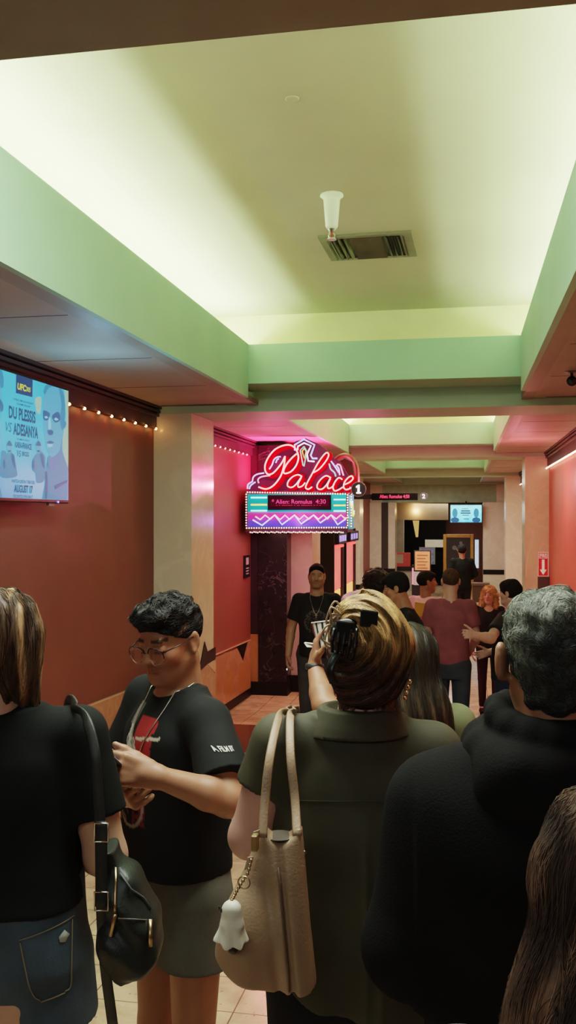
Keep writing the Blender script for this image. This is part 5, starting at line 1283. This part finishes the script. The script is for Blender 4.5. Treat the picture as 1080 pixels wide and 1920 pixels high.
S=SDF(); S.u(f.H(el((0,-.018,.030),(.084,.106,.092)))); S.u(f.H(el((0,.0,.080),(.074,.085,.044))),.03)
S.u(f.H(el((0,-.062,-.035),(.066,.050,.062))),.03)
S.cut(f.hc+f.Rh@V3(0,0,-.042),f.Rh@V3(0,.85,-1.0),.01); S.sub(f.H(el((0,.125,-.01),(.075,.06,.09))),.01)
for sd_ in (-1,1): S.sub(f.H(el((sd_*.105,.004,-.020),(.032,.034,.050))),.006)
S.disp=lambda X,Y,Z: -.0019*(np.sin(X*110+2*np.sin(Z*70))+np.sin(Y*115+2*np.sin(X*80))+np.sin(Z*125+2*np.sin(X*60+Y*40)))
def hc5(V):  # grey hair with overhead light painted in: bright crown and sides, dark centre
    q=(V-GM.hc); n=.5+.5*np.sin(q[:,0]*160+3*np.sin(q[:,2]*90))*np.sin(q[:,2]*140+2*np.sin(q[:,0]*110)); t=np.clip((q[:,2]+.03)/.11,0,1)
    e=np.clip((np.abs(q[:,0])-.050)/.035,0,1)*np.clip((q[:,2]+.06)/.05,0,1); t=np.clip((q[:,2]-.055)/.05,0,1); k=np.clip(t*.9+e*.75+.10,0,1)[:,None]*(.5+.6*n[:,None])
    return np.array([.020,.020,.018])*(1-np.clip(k,0,1))+np.array([.20,.215,.175])*np.clip(k,0,1)
f.hair(S,.0042,hc5,st=dict(count=6000,field=grey_field,n=4,step=.004,r=.0005,jit=.45,off=.002,tone=(.4,2.0)))

# ------------------------------------------------ near right: person with long brown hair, mostly outside the frame
f=Fig(1185,.97,1440,-3,'person at the bottom right corner with long loose brown hair and grey-green top',.02,tone='tan',female=True,sw=.165)
f.J['Lsh']=V3(-.20,-.01,1.40); f.J['Lel']=V3(-.27,-.01,1.12)
f.body(.009); f.pants(.012,cloth('dark_jeans',(.03,.035,.05)))
f.tee(.006,cloth('grey_green_top',(.12,.14,.12)),sleeve=1.6,sr=.062,seed=18,hem=.90)
f.shoes(.012,cloth('black_shoe',(.02,.02,.02)))
S=SDF(); S.u(f.H(el((0,-.020,.030),(.092,.112,.100)))); S.u(rc(f.hp(-.02,-.05,.0),f.hp(-.05,-.08,-.14),.088,.085),.05).u(rc(f.hp(-.05,-.08,-.14),f.hp(-.14,-.10,-.30),.085,.060),.06).u(rc(f.hp(-.05,-.08,-.14),f.hp(-.02,-.12,-.42),.08,.06),.06)
S.disp=lambda X,Y,Z: -.006*np.sin((X*.8-Z*.35)*75+1.5*np.sin(Z*16))-.003*np.sin((X-Z*.3)*210)
def hc6(V):
    n=.5+.5*np.sin((V[:,0]-V[:,2]*.35)*120+2*np.sin(V[:,2]*22)); k=(n**2)[:,None]; return np.array([.045,.026,.018])*(1-k)+np.array([.150,.088,.055])*k
f.hair(S,.006,hc6,st=dict(count=2400,field=lambda P: np.stack([-.35-.25*np.sin(P[:,2]*30),-.1+.2*np.sin(P[:,2]*40),-np.ones(len(P))],1),n=22,step=.014,r=.0007,jit=.16,off=.004,tone=(.5,1.5),wav=.25))

# ================================================================= FAR PEOPLE
M_jean=cloth('blue_jeans',(.045,.060,.085)); M_shoe=cloth('black_shoe',(.02,.02,.02))
# centre man walking toward the camera
f=Fig(594,9.0,1056,176,'person facing camera in black printed tee beside the black marble pillar',.01,tone='olive',sw=.170)
f.J['Rel']=V3(.245,-.03,1.13); f.J['Rwr']=V3(.265,.06,.90); f.hands['R']=dict(n=(-1,0,0),t=(0,1,.2),curl=.5,rr=1.1) if False else dict(n=(-1,0,0),t=(0,1,.2),curl=.5)
f.J['Lel']=V3(-.235,-.02,1.13); f.J['Lkn']=V3(-.1,.06,.49); f.J['Lan']=V3(-.09,.04,.085)
f.arm_r=(.050,.042,.030)
f.head(hs=.93,dz=.008)
f.body(.0060,face=dict(stubble=.35),jaw=1.15,wide=1.05,nk=.062,hand_rr=1.1)
f.pants(.009,cloth('grey_jeans',(.060,.055,.065)),w=1.12,d=1.2)
def tee7(V):
    x,y,z=V.T; c=np.tile([.014,.012,.014],(len(V),1)).astype(float); n=np.sin(x*140+2*np.sin(z*90))*np.sin(z*130+x*50); q=np.hypot(x/.10,(z-1.22)/.10)
    m=(y>.02)&(q<1)&(n>.0); c[m]=(.055,.045,.05); m=(y>.02)&(np.abs(q-1)<.12)&(n>-.2); c[m]=(.09,.075,.08); return c
f.tee(.0075,mat('fabric_black_print',(.02,.02,.02),.85,attr='Col',var=.1,spec=.25),w=1.0,d=1.2,belly=.03,sleeve=.66,sr=.072,amp=.005,colfn=tee7,hem=.90,seed=41)
f.short_hair(.006,(.012,.010,.010),.006,.006,cut=(1.05,.012),rough=.001)
f.shoes(.012,M_shoe)
P=[tuple(q) for q in on_surface(f.tS,[tuple(p) for p in crspline([(-.065,.0,1.475),(-.05,.10,1.40),(0,.15,1.29),(.05,.10,1.40),(.065,.0,1.475)],6)],.003)]
f.mbadd('cross_necklace',MB().tube(P,.002,5).box((-.004,P[12][1]-.002,1.255),(.004,P[12][1]+.006,1.30)).box((-.013,P[12][1]-.002,1.280),(.013,P[12][1]+.006,1.287)),mat('silver3',(.5,.45,.42),.3,metal=.8))
p=f.pos+f.s*(f.Rz@(f.J['Rwr']+V3(.0,.02,-.13))); t=empty('small_phone',tuple(p),f.rz,'small dark phone in the right hand of the man facing the camera','phone')
MB().box((-.006,-.02,-.05),(.006,.03,.05)).build('case',mat('phone_dark',(.02,.02,.02),.3),t,bevel=.003,keep=False); MB().ball((.008,.02,.0),.010,8).build('light_spot',mat('phone_flash',(.8,.75,.7),.3,emis=(1,.9,.85),estr=.6),t,keep=False)
# maroon tee man, from behind
f=Fig(845,8.3,1064,-6,'person seen from behind in maroon tee and blue jeans with cropped hair',.006,tone='pink',sw=.163)
f.J['Rel']=V3(.225,.02,1.14); f.J['Rwr']=V3(.20,.20,1.02); f.J['Lel']=V3(-.225,-.01,1.13); f.J['Lwr']=V3(-.21,.10,.92); f.head(hs=.95,dz=.006); f.hands['R']=dict(n=(-1,0,-.2),t=(0,.3,1),curl=.6)
f.J['Lkn']=V3(-.09,.06,.49); f.J['Ran']=V3(.10,-.06,.10)
f.body(.0065,wide=1.02); f.pants(.009,M_jean,w=.98,d=1.05,r=(.092,.070,.058)); f.shoes(.012,M_shoe)
f.tee(.0075,cloth('maroon_tee',(.23,.075,.095)),w=.98,d=1.0,sleeve=.62,sr=.066,amp=.007,hem=.885,seed=6)
f.short_hair(.006,(.075,.045,.030),.003,0,cut=(.9,.045),rough=.0006)
# man in black tee in profile
f=Fig(784,7.4,1073,80,'person in profile with black hair and black tee, looking down left',.012,tone='tan',sw=.185,lean=.22)
f.head(yaw=0,pitch=-12,dy=.015,hs=.97)
f.J['Lwr']=V3(-.15,.28,1.12); f.J['Rwr']=V3(.15,.28,1.12); f.J['Lel']=V3(-.25,.08,1.13); f.J['Rel']=V3(.25,.08,1.13)
f.hands['L']=dict(n=(1,0,.3),t=(0,.3,1),curl=.5); f.hands['R']=dict(n=(-1,0,.3),t=(0,.3,1),curl=.5)
f.body(.0065,jaw=1.05,nk=.062); f.pants(.011,M_jean); f.shoes(.012,M_shoe)
f.tee(.0075,cloth('black_tee',(.014,.014,.016)),w=1.08,d=1.2,seed=15,amp=.005)
f.short_hair(.006,(.012,.010,.011),.010,.012,cut=(.9,.018),rough=.0015)
# curly-haired woman
f=Fig(702,8.7,1062,60,'person with big dark curly hair, face turned away, behind the updo',.03,tone='tan',female=True,sw=.165)
f.body(.008); f.pants(.012,cloth('dark_jeans',(.03,.035,.05))); f.shoes(.012,M_shoe)
f.tee(.009,cloth('dusty_top',(.12,.05,.05)),sleeve=.3,sr=.06,seed=51)
S=SDF(); S.u(f.H(el((0,-.03,.02),(.115,.125,.115)))); S.u(rc(f.hp(0,-.06,-.03),f.hp(0,-.08,-.20),.10,.085),.05); S.sub(f.H(el((0,.13,-.03),(.075,.08,.10))),.01)
S.disp=lambda X,Y,Z: -.010*np.sin(X*60+2*np.sin(Z*50))*np.sin(Z*66+2*np.sin(Y*45))
f.hair(S,.008,lambda V: np.tile([.030,.018,.016],(len(V),1)),st=dict(count=500,field=lambda P: np.stack([np.sin(P[:,2]*90),np.cos(P[:,2]*90),-np.ones(len(P))],1),n=12,step=.012,r=.0025,jit=.4,off=.008))
# smiling man in pale pink shirt
f=Fig(800,9.7,1068,-40,'smiling person in pale pink shirt facing right, behind the maroon tee',.012,tone='tan',sw=.165)
f.head(yaw=-42,hs=.96)
f.body(.0075,face=dict(stubble=.2,lip=(.55,.35,.30)),jaw=1.1,wide=1.05); f.pants(.012,cloth('dark_jeans',(.03,.035,.05))); f.shoes(.012,M_shoe)
f.tee(.009,cloth('pink_shirt',(.68,.38,.48)),w=1.05,d=1.1,belly=.03,sleeve=.6,seed=3)
f.short_hair(.007,(.02,.014,.012),.006,.004,cut=(1.0,.015),rough=.001)
p=atD(788,1134,9.45); o=MB().poly([(p.x-.06,p.y,p.z-.12),(p.x+.06,p.y,p.z-.12),(p.x+.055,p.y,p.z+.015),(p.x-.055,p.y,p.z+.03)],(0,1,0),.05).build('yellow_bag',mat('yellow_paper',(.60,.28,.05),.6),bevel=.006); tag(o,'small yellow paper bag in front of the pink shirted person','bag')
# woman with curly blonde hair
f=Fig(917,11.1,1096,168,'person with curly blonde hair and black dress over dark leggings, in heels',.02,tone='pink',female=True,sw=.160)
f.head(yaw=-12)
f.J['Rel']=V3(.215,.0,1.12); f.J['Rwr']=V3(.22,.06,.88)
f.body(.0075,face=dict(lip=(.40,.05,.05))); f.pants(.010,cloth('plum_leggings',(.035,.018,.025)),r=(.088,.060,.046),amp=.001,name='leggings'); 
f.tee(.0085,cloth('black_dress',(.015,.013,.016)),sleeve=.45,hem=.80,w=.98,neckr=(.075,.10,.10),seed=61,name='dress')
f.shoes(.010,M_shoe,'heeled_shoe')
S=SDF(); S.u(f.H(el((0,-.02,.03),(.100,.110,.100)))); 
for sd_ in (-1,1): S.u(rc(f.hp(sd_*.075,-.01,.0),f.hp(sd_*.095,.0,-.15),.040,.045),.03)
S.u(rc(f.hp(0,-.06,-.02),f.hp(0,-.06,-.15),.08,.07),.04); S.sub(f.H(el((0,.12,-.045),(.062,.075,.095))),.01)
S.disp=lambda X,Y,Z: -.009*np.sin(X*75+2*np.sin(Z*60))*np.sin(Z*80+2*np.sin(Y*45))
f.hair(S,.007,lambda V: np.tile([.44,.27,.12],(len(V),1)),st=dict(count=450,field=lambda P: np.stack([np.sin(P[:,2]*110),np.cos(P[:,2]*110),-np.ones(len(P))],1),n=10,step=.011,r=.0022,jit=.4,off=.007))
# man in black tee and navy shorts, arm stretched out
f=Fig(958,8.2,1086,52,'person in black tee and navy shorts reaching out one arm to the left',.012,tone='pink',sw=.175)
f.head(hs=.96)
f.J['Lel']=f.loc(920,1197,7.72); f.J['Lwr']=f.loc(893,1192,7.66); f.J['Rel']=V3(.235,.05,1.13); f.J['Rwr']=V3(.14,.27,1.05)
f.hands['L']=dict(n=(1,0,-.3),t=(0,.1,1),curl=.85)
f.arm_r=(.052,.045,.031); f.leg_r=(.092,.062,.046)
f.body(.0065,wide=1.04,nk=.062); f.pants(.009,cloth('navy_shorts',(.018,.022,.050)),hem=.60,r=(.108,.112,.1),w=1.05,d=1.15,name='shorts'); f.shoes(.012,M_shoe)
f.tee(.0075,cloth('black_tee',(.014,.014,.016)),w=1.04,d=1.15,belly=.03,sleeve=.72,sr=.078,hem=.84,seed=71)
f.short_hair(.006,(.014,.011,.012),.012,.012,cut=(.8,.03),rough=.0015)
# dark figure far away
f=Fig(866,19.0,1020,4,'person in dark clothes seen from behind in front of the gold frame',.015,tone='brown',sw=.18)
f.J['Rel']=V3(.27,.03,1.16); f.J['Rwr']=V3(.20,.2,1.05)
f.body(.010); f.pants(.013,cloth('black_trousers',(.010,.009,.009)),w=1.15); f.shoes(.013,M_shoe)
f.tee(.011,cloth('dark_green_jacket',(.010,.012,.010),spec=.1),w=1.1,d=1.1,sleeve=1.7,sr=.07,name='jacket')
f.short_hair(.009,(.012,.01,.01),.010,.010,cut=(.9,.03),rough=.001)
# ================================================================= BAGS
M_leath=mat('taupe_leather',(.29,.195,.12),.45,var=.08,vscale=8,bump=.12,bscale=220,spec=.4)
M_lin=mat('bag_inside',(.05,.035,.025),.8)
M_brass=mat('brass',(.42,.32,.19),.3,metal=1); M_chr=mat('steel_buckle',(.6,.55,.48),.2,metal=1)
M_edge=mat('leather_edge',(.10,.06,.035),.5)
# --- tote on the olive woman's shoulder: traced outline on a plane, given real depth
BD=1.77
def TB(px,py,dd=0): return np.array(atD(px,py,BD+dd))
org=TB(510,1700); bx=np.array(CR); by=np.array(CF); 
tote=empty('tote_bag',tuple(org-V3(0,0,.13)),0,'taupe leather tote hanging from the olive blouse shoulder, ghost charm attached','bag')
def bl(px,py): # bag-plane coordinates (metres right, up)
    return ((px-510)/FPX*BD, (1700-py)/FPX*BD)
S=SDF()
zt_,zb_=bl(0,1548)[1],bl(0,1822)[1]
rows=[]
for py,l,r_,th in ((1545,488,566,.020),(1570,478,570,.030),(1620,462,575,.045),(1680,444,580,.058),(1740,424,585,.068),(1780,408,590,.072),(1800,402,592,.073),(1834,400,596,.071)):
    a,z=bl(l,py); b,_=bl(r_,py); rows.append((z,(a+b)/2,0,(b-a)/2,th))
lf=loft(rows,3.2); S.u(lf)
S.u(el((bl(470,0)[0],-.03,bl(0,1760)[1]),(.055,.05,.08)),.05)
zc_=bl(0,1545)[1]
S.sub(el((bl(527,0)[0],0,zc_+.012),(.030,.10,.040)),.012)          # dip between the two sides of the mouth
S.cut((bl(500,0)[0],0,zc_-.004),(0,0,1))
# slanted bottom: right to left rising
a=bl(404,1782); b=bl(500,1829); nx=-(a[1]-b[1]); 
nrm=unit(V3((b[1]-a[1]),0,-(b[0]-a[0]))); S.cut((a[0],0,a[1]),nrm,.008)
def td(X,Y,Z):
    c=bl(527,0)[0]+ (bl(0,1600)[1]-Z)*.10; k=np.clip((zc_-Z)/.10,0,1)
    return .009*np.exp(-((X-c)/.006)**2)*k -.004*np.sin((X-c)*60+1)*k +.006*np.exp(-((X-c+.035-(.04*(zc_-Z)))/.012)**2)*k*(Y<0)
S.disp=td
me=S.mesh('bag_body',.0035); 
Mx=Matrix((( bx[0],by[0],0,org[0]),(bx[1],by[1],0,org[1]),(0,0,1,org[2]),(0,0,0,1)))
me.transform(Mx); body=link('bag_body',me,M_leath,tote,True)
BS=S
def Bp(px,py,y=0): x,z=bl(px,py); return tuple(org+bx*x+by*y+V3(0,0,z))
def Bsurf(px,py,off=.002):
    x,z=bl(px,py); q=on_front(BS,[(x,-.15,z)],(0,1,0),off)[0]; return tuple(org+bx*q[0]+by*q[1]+V3(0,0,q[2]))
MB().tube([Bsurf(*p) for p in ((522,1610),(527,1650),(532,1700),(537,1750),(541,1790),(542,1824))],.0018,5).build('side_seam',M_edge,tote,True)
MB().ball(Bp(514,1571,.0),.001,5)
# mouth lining
MB().lathe([(.001,0),(.030,0),(.030,-.002),(.001,-.002)],Bp(524,1566,.0),20).build('lining',M_lin,tote)
# straps over her left shoulder
shw=OW.pos+OW.s*(OW.Rz@V3(-.135,-.01,1.475)); shw=np.array(shw)
def drape(fig,S,P,off=.004):
    P=np.array([tuple(p) for p in P]); L=((P-fig.pos)@fig.Rz)/fig.s
    for _ in range(6):
        e=S.ev(L); m=e<off
        if not m.any(): break
        L[m]=L[m]-S.grad(L[m])*(e[m][:,None]-off)
    return [Vector(fig.pos+fig.s*(fig.Rz@q)) for q in L]
def strap(pts,name,w=.0088):
    P=drape(OW,OW.tS,crspline(pts,8),.009); return MB().tube(P,(.0022,w),8,flat=(CF.x*.3,CF.y*.3,-.0)if False else tuple(-CF)).build(name,M_leath,tote,True)
dS=np.linalg.norm([0]); 
strap([Bp(493,1560,-.03),tuple(atD(497,1500,1.77)),tuple(atD(506,1420,1.80)),tuple(atD(521,1352,1.89)),tuple(atD(533,1333,1.97)),tuple(atD(545,1345,2.09))],'strap')
strap([Bp(557,1560,-.02),tuple(atD(553,1500,1.80)),tuple(atD(545,1420,1.83)),tuple(atD(544,1350,1.91)),tuple(atD(549,1333,1.98)),tuple(atD(554,1345,2.09))],'strap')
# tab, ring, zipper, studs
MB().poly([Bp(476,1545,-.045),Bp(488,1541,-.045),Bp(484,1578,-.05),Bp(474,1576,-.05)],(0,1,0),.004).build('side_tab',M_leath,tote,bevel=.001)
MB().poly([Bp(466,1588,-.055),Bp(478,1586,-.055),Bp(472,1604,-.06),Bp(460,1610,-.06)],(0,1,0),.004).build('leather_tag',M_leath,tote,bevel=.001)
MB().box(tuple(np.array(Bp(481,1568,-.058))-.007),tuple(np.array(Bp(481,1552,-.050))+.006)).build('clasp',M_brass,tote,bevel=.002)
for px,py in ((564,1566),(570,1595)): MB().ball(Bp(px,py,-.01),.0045,8).build('stud',M_brass,tote,True)
# keychain and ghost charm (its own thing)
g0=Bp(441,1683,-.105); g=empty('ghost_charm',g0,math.radians(-55),'small white ghost charm hanging on the side of the taupe tote','charm')
S=SDF(); S.u(rc((0,0,.020),(.001,0,-.005),.0185,.020)).u(rc((0,0,-.008),(-.006,0,-.038),.0205,.033),.008); S.cut((0,0,-.033),(-.25,0,-1)); 
S.disp=lambda X,Y,Z: -.0018*np.sin(np.arctan2(Y,X)*6)*np.clip((.0-Z)/.03,0,1)
me=S.mesh('ghost_body',.0018); link('ghost_body',me,mat('ghost_white',(.62,.62,.50),.5),g,True,keep=False)
for x in (-.012,.0): MB().ball((x-.003,-.0185,.022),.0028,8,(1,.6,1.4)).build('eye',M_black,g,True,keep=False)
MB().ball((.004,0,-.044),.014,10,(1,.8,.8)).build('bell',mat('bell_black',(.02,.018,.015),.3),g,True,keep=False)
P=[np.array(Bp(441,1683,-.105))+V3(0,0,.038),np.array(Bp(446,1640,-.092)),np.array(Bp(456,1622,-.092)),np.array(Bp(468,1604,-.090)),np.array(Bp(474,1582,-.085))]
ch=MB(); Q=crspline([tuple(p) for p in P],6)
ch.tube(Q,.0016,5); 
for p in Q[::2]: ch.ball(tuple(p),.0032,5)
ch.build('chain',M_brass,g,True)
MB().tube([tuple(np.array(Bp(462,1618,-.095))+V3(.011*math.cos(q),0,.011*math.sin(q))) for q in [i*math.pi/10 for i in range(20)]],.0012,5,True).build('key_ring',M_brass,g,True)

# --- black leather backpack worn on one shoulder by the left woman
M_bl=mat('black_leather',(.017,.021,.018),.42,var=.2,vscale=10,bump=.10,bscale=160,spec=.35); M_blk2=mat('black_strap',(.014,.015,.014),.5,bump=.1)
KD=1.985
def K(px,py,dd=0): return np.array(atD(px,py,KD+dd))
ko=K(245,1710); kb=lambda px,py:((px-245)/FPX*KD,(1710-py)/FPX*KD)
bp_=empty('black_backpack',tuple(ko-V3(0,0,.12)),0,'black leather backpack with gold zip pulls hanging beside the denim shorts','backpack')
S=SDF(); rows=[]
for py,l,r_,th in ((1590,200,215,.03),(1610,197,232,.045),(1640,193,262,.062),(1680,190,288,.075),(1720,188,300,.08),(1760,188,303,.08),(1790,192,296,.075),(1812,204,276,.06),(1822,218,258,.045)):
    a,z=kb(l,py); b,_=kb(r_,py); rows.append((z,(a+b)/2,0,(b-a)/2,th))
S.u(loft(rows,3)); S.u(el((kb(248,0)[0],-.055,kb(0,1762)[1]),(.050,.035,.055)),.02)
S.disp=lambda X,Y,Z:-.003*np.sin(X*60+2*np.sin(Z*30))-.003*np.sin(Z*70+2*np.sin(X*40))
me=S.mesh('pack_body',.004); Mk=Matrix((( bx[0],by[0],0,ko[0]),(bx[1],by[1],0,ko[1]),(0,0,1,ko[2]),(0,0,0,1))); me.transform(Mk)
link('pack_body',me,M_bl,bp_,True)
def Ks(px,py,off=.003):
    x,z=kb(px,py); q=on_front(S,[(x,-.2,z)],(0,1,0),off)[0]; return tuple(ko+bx*q[0]+by*q[1]+V3(0,0,q[2]))
MB().tube([Ks(*p) for p in ((224,1612),(227,1640),(229,1665),(230,1682))],.0035,8).build('zip',M_brass,bp_,True)
for (pts,nm) in ((((230,1682),(226,1700),(222,1722)),'zip_pull'),(((290,1700),(296,1722),(302,1742)),'zip_pull')):
    P=[Ks(min(p[0],292),p[1],.006) for p in pts]; MB().tube(P,.0048,8).build(nm,M_brass,bp_,True)
MB().tube([Ks(*p) for p in ((235,1690),(262,1692),(285,1700))],.0016,5).build('seam',mat('grey_seam',(.09,.09,.08),.5),bp_,True)
MB().tube([Ks(*p) for p in ((232,1620),(255,1645),(275,1668),(288,1690))],.0022,5).build('seam',mat('grey_seam2',(.07,.075,.07),.5),bp_,True)
# shoulder strap with two buckles
def kst(pts,name,w,m=M_blk2): return MB().tube(drape(D1,D1.tS,crspline(pts,8),.013),(.003,w),8,flat=tuple(-CF)).build(name,m,bp_,True)
kst([tuple(atD(128,1330,2.20)),tuple(atD(142,1328,2.11)),tuple(atD(160,1346,2.0)),tuple(atD(176,1400,1.955)),tuple(atD(182,1470,1.94)),tuple(atD(188,1560,1.93)),tuple(atD(190,1690,1.92)),tuple(atD(196,1800,1.95)),tuple(atD(212,1925,2.0))],'shoulder_strap',.0115)
kst([tuple(atD(190,1540,1.925)),tuple(atD(190,1620,1.92)),tuple(atD(190,1700,1.915))],'strap_overlap',.0125)
for (x,y) in ((190,1561),(190,1690)):
    c=np.array(atD(x,y,1.905)); w,h=.014,.019
    P=[c+bx*a*w+V3(0,0,b*h) for a,b in ((-1,-1),(-1,1),(1,1))]+([c+bx*w+V3(0,0,-h)] )
    MB().tube([tuple(p) for p in P],.0022,6,True).build('buckle',M_chr,bp_,True)
# ================================================================= LIGHT AND CAMERA
def area(name,loc,rot_,size,sy,col,e):
    l=bpy.data.lights.new(name,'AREA'); l.shape='RECTANGLE'; l.size=size; l.size_y=sy; l.color=col; l.energy=e
    o=bpy.data.objects.new(name,l); C.objects.link(o); o.location=loc; o.rotation_euler=rot_; return o
def point(name,loc,r,col,e):
    l=bpy.data.lights.new(name,'POINT'); l.shadow_soft_size=r; l.color=col; l.energy=e
    o=bpy.data.objects.new(name,l); C.objects.link(o); o.location=loc; return o
GW=(.76,1,.72)
pi=math.pi
COVE=[(16,13),(26,26),(12,12),(0,0)]
for i,(a,b) in enumerate(bays):
    el_,er_=COVE[i]
    if not el_: continue
    L_=b-a-.45
    area('cove_light',(XBL-.25,(a+b)/2-.1,Z(1.30)),(pi,math.radians(0),0),.06,L_,GW,el_*L_/5)
    area('cove_light',(XBR+.31,(a+b)/2-.1,Z(1.30)),(pi,math.radians(0),0),.06,L_,GW,er_*L_/5)
# added fill lamps near and far, plus the sconce's own lamp
area('rear_fill_light',(-.8,-1.6,3.1),(math.radians(35),0,0),3,1.4,(.92,1,.98),9)  # added fill behind the camera, no fixture known there
area('near_tray_fill',(-.6,2.35,Z(1.70)),(0,0,0),1.9,.8,(.95,1,.90),24)  # added overhead fill, hidden behind the near beam, no real fixture
area('far_lobby_fill',(-.6,30.5,Z(.40)),(0,0,0),2,1.5,(1,.92,.78),10)  # added fill to lift the far end
point('sconce_light',(atY(780,0,30).x,29.9,2.0),.06,(1,.65,.3),2)
area('far_corridor_fill',(-.7,19.0,Z(.9)),(0,0,0),1.5,3,(1,.95,.84),28)  # this and the next are added fill, no fixtures on the ceiling
area('far_corridor_fill',(-.7,24.8,Z(.9)),(0,0,0),1.5,3,(1,.95,.84),18)
# neon spill
area('neon_top_spill',((PL+PR)/2,SY+.42,S2(0,470).z),(pi,0,0),1.0,.25,(1,.05,.20),26)
area('neon_under_spill',((PL+PR)/2,SY+.25,zb-.012),(0,0,0),1.1,.4,(1,.45,.5),2)
for x,z_,c,e in ((PL+.35,300,(1,.05,.16),2.2),(PR-.3,330,(1,.05,.16),2.2),((PL+PR)/2,720,(.75,.2,.8),1.0)): point('neon_spill',(x,SY-.28,S2(0,z_).z),0,c,e)
point('neon_side_spill',(PR+.2,SY+.3,S2(0,420).z),0,(1,.12,.3),7)
point('screen_glow',(XS+.45,y1-.55,Z(.55)),0,(.25,.7,1),2.0)
point('pink_glow',(.72,12.4,Z(.45)),0,(1,.22,.26),6)  # added pink points without fittings, tinting the column and both walls
point('pink_glow',(XL+.7,10.3,Z(.35)),0,(1,.16,.28),4.5)
w=bpy.data.worlds.new('World'); bpy.context.scene.world=w; w.use_nodes=True
w.node_tree.nodes['Background'].inputs[0].default_value=(.9,.85,.7,1); w.node_tree.nodes['Background'].inputs[1].default_value=.03
cam=bpy.data.cameras.new('camera'); co=bpy.data.objects.new('camera',cam); C.objects.link(co); bpy.context.scene.camera=co
co.location=(0,0,CAMZ); co.rotation_euler=(math.radians(90),0,AX)
cam.sensor_fit='VERTICAL'; cam.sensor_height=24; cam.lens=24*FPX/1920; cam.shift_y=(VY-960)/1920; cam.clip_start=.05
sc=bpy.context.scene; sc.view_settings.view_transform='Filmic'; sc.view_settings.look='Medium High Contrast'; sc.view_settings.exposure=2.3
sc.cycles.use_denoising=True; sc.cycles.max_bounces=6; sc.cycles.diffuse_bounces=4; sc.cycles.sample_clamp_indirect=4
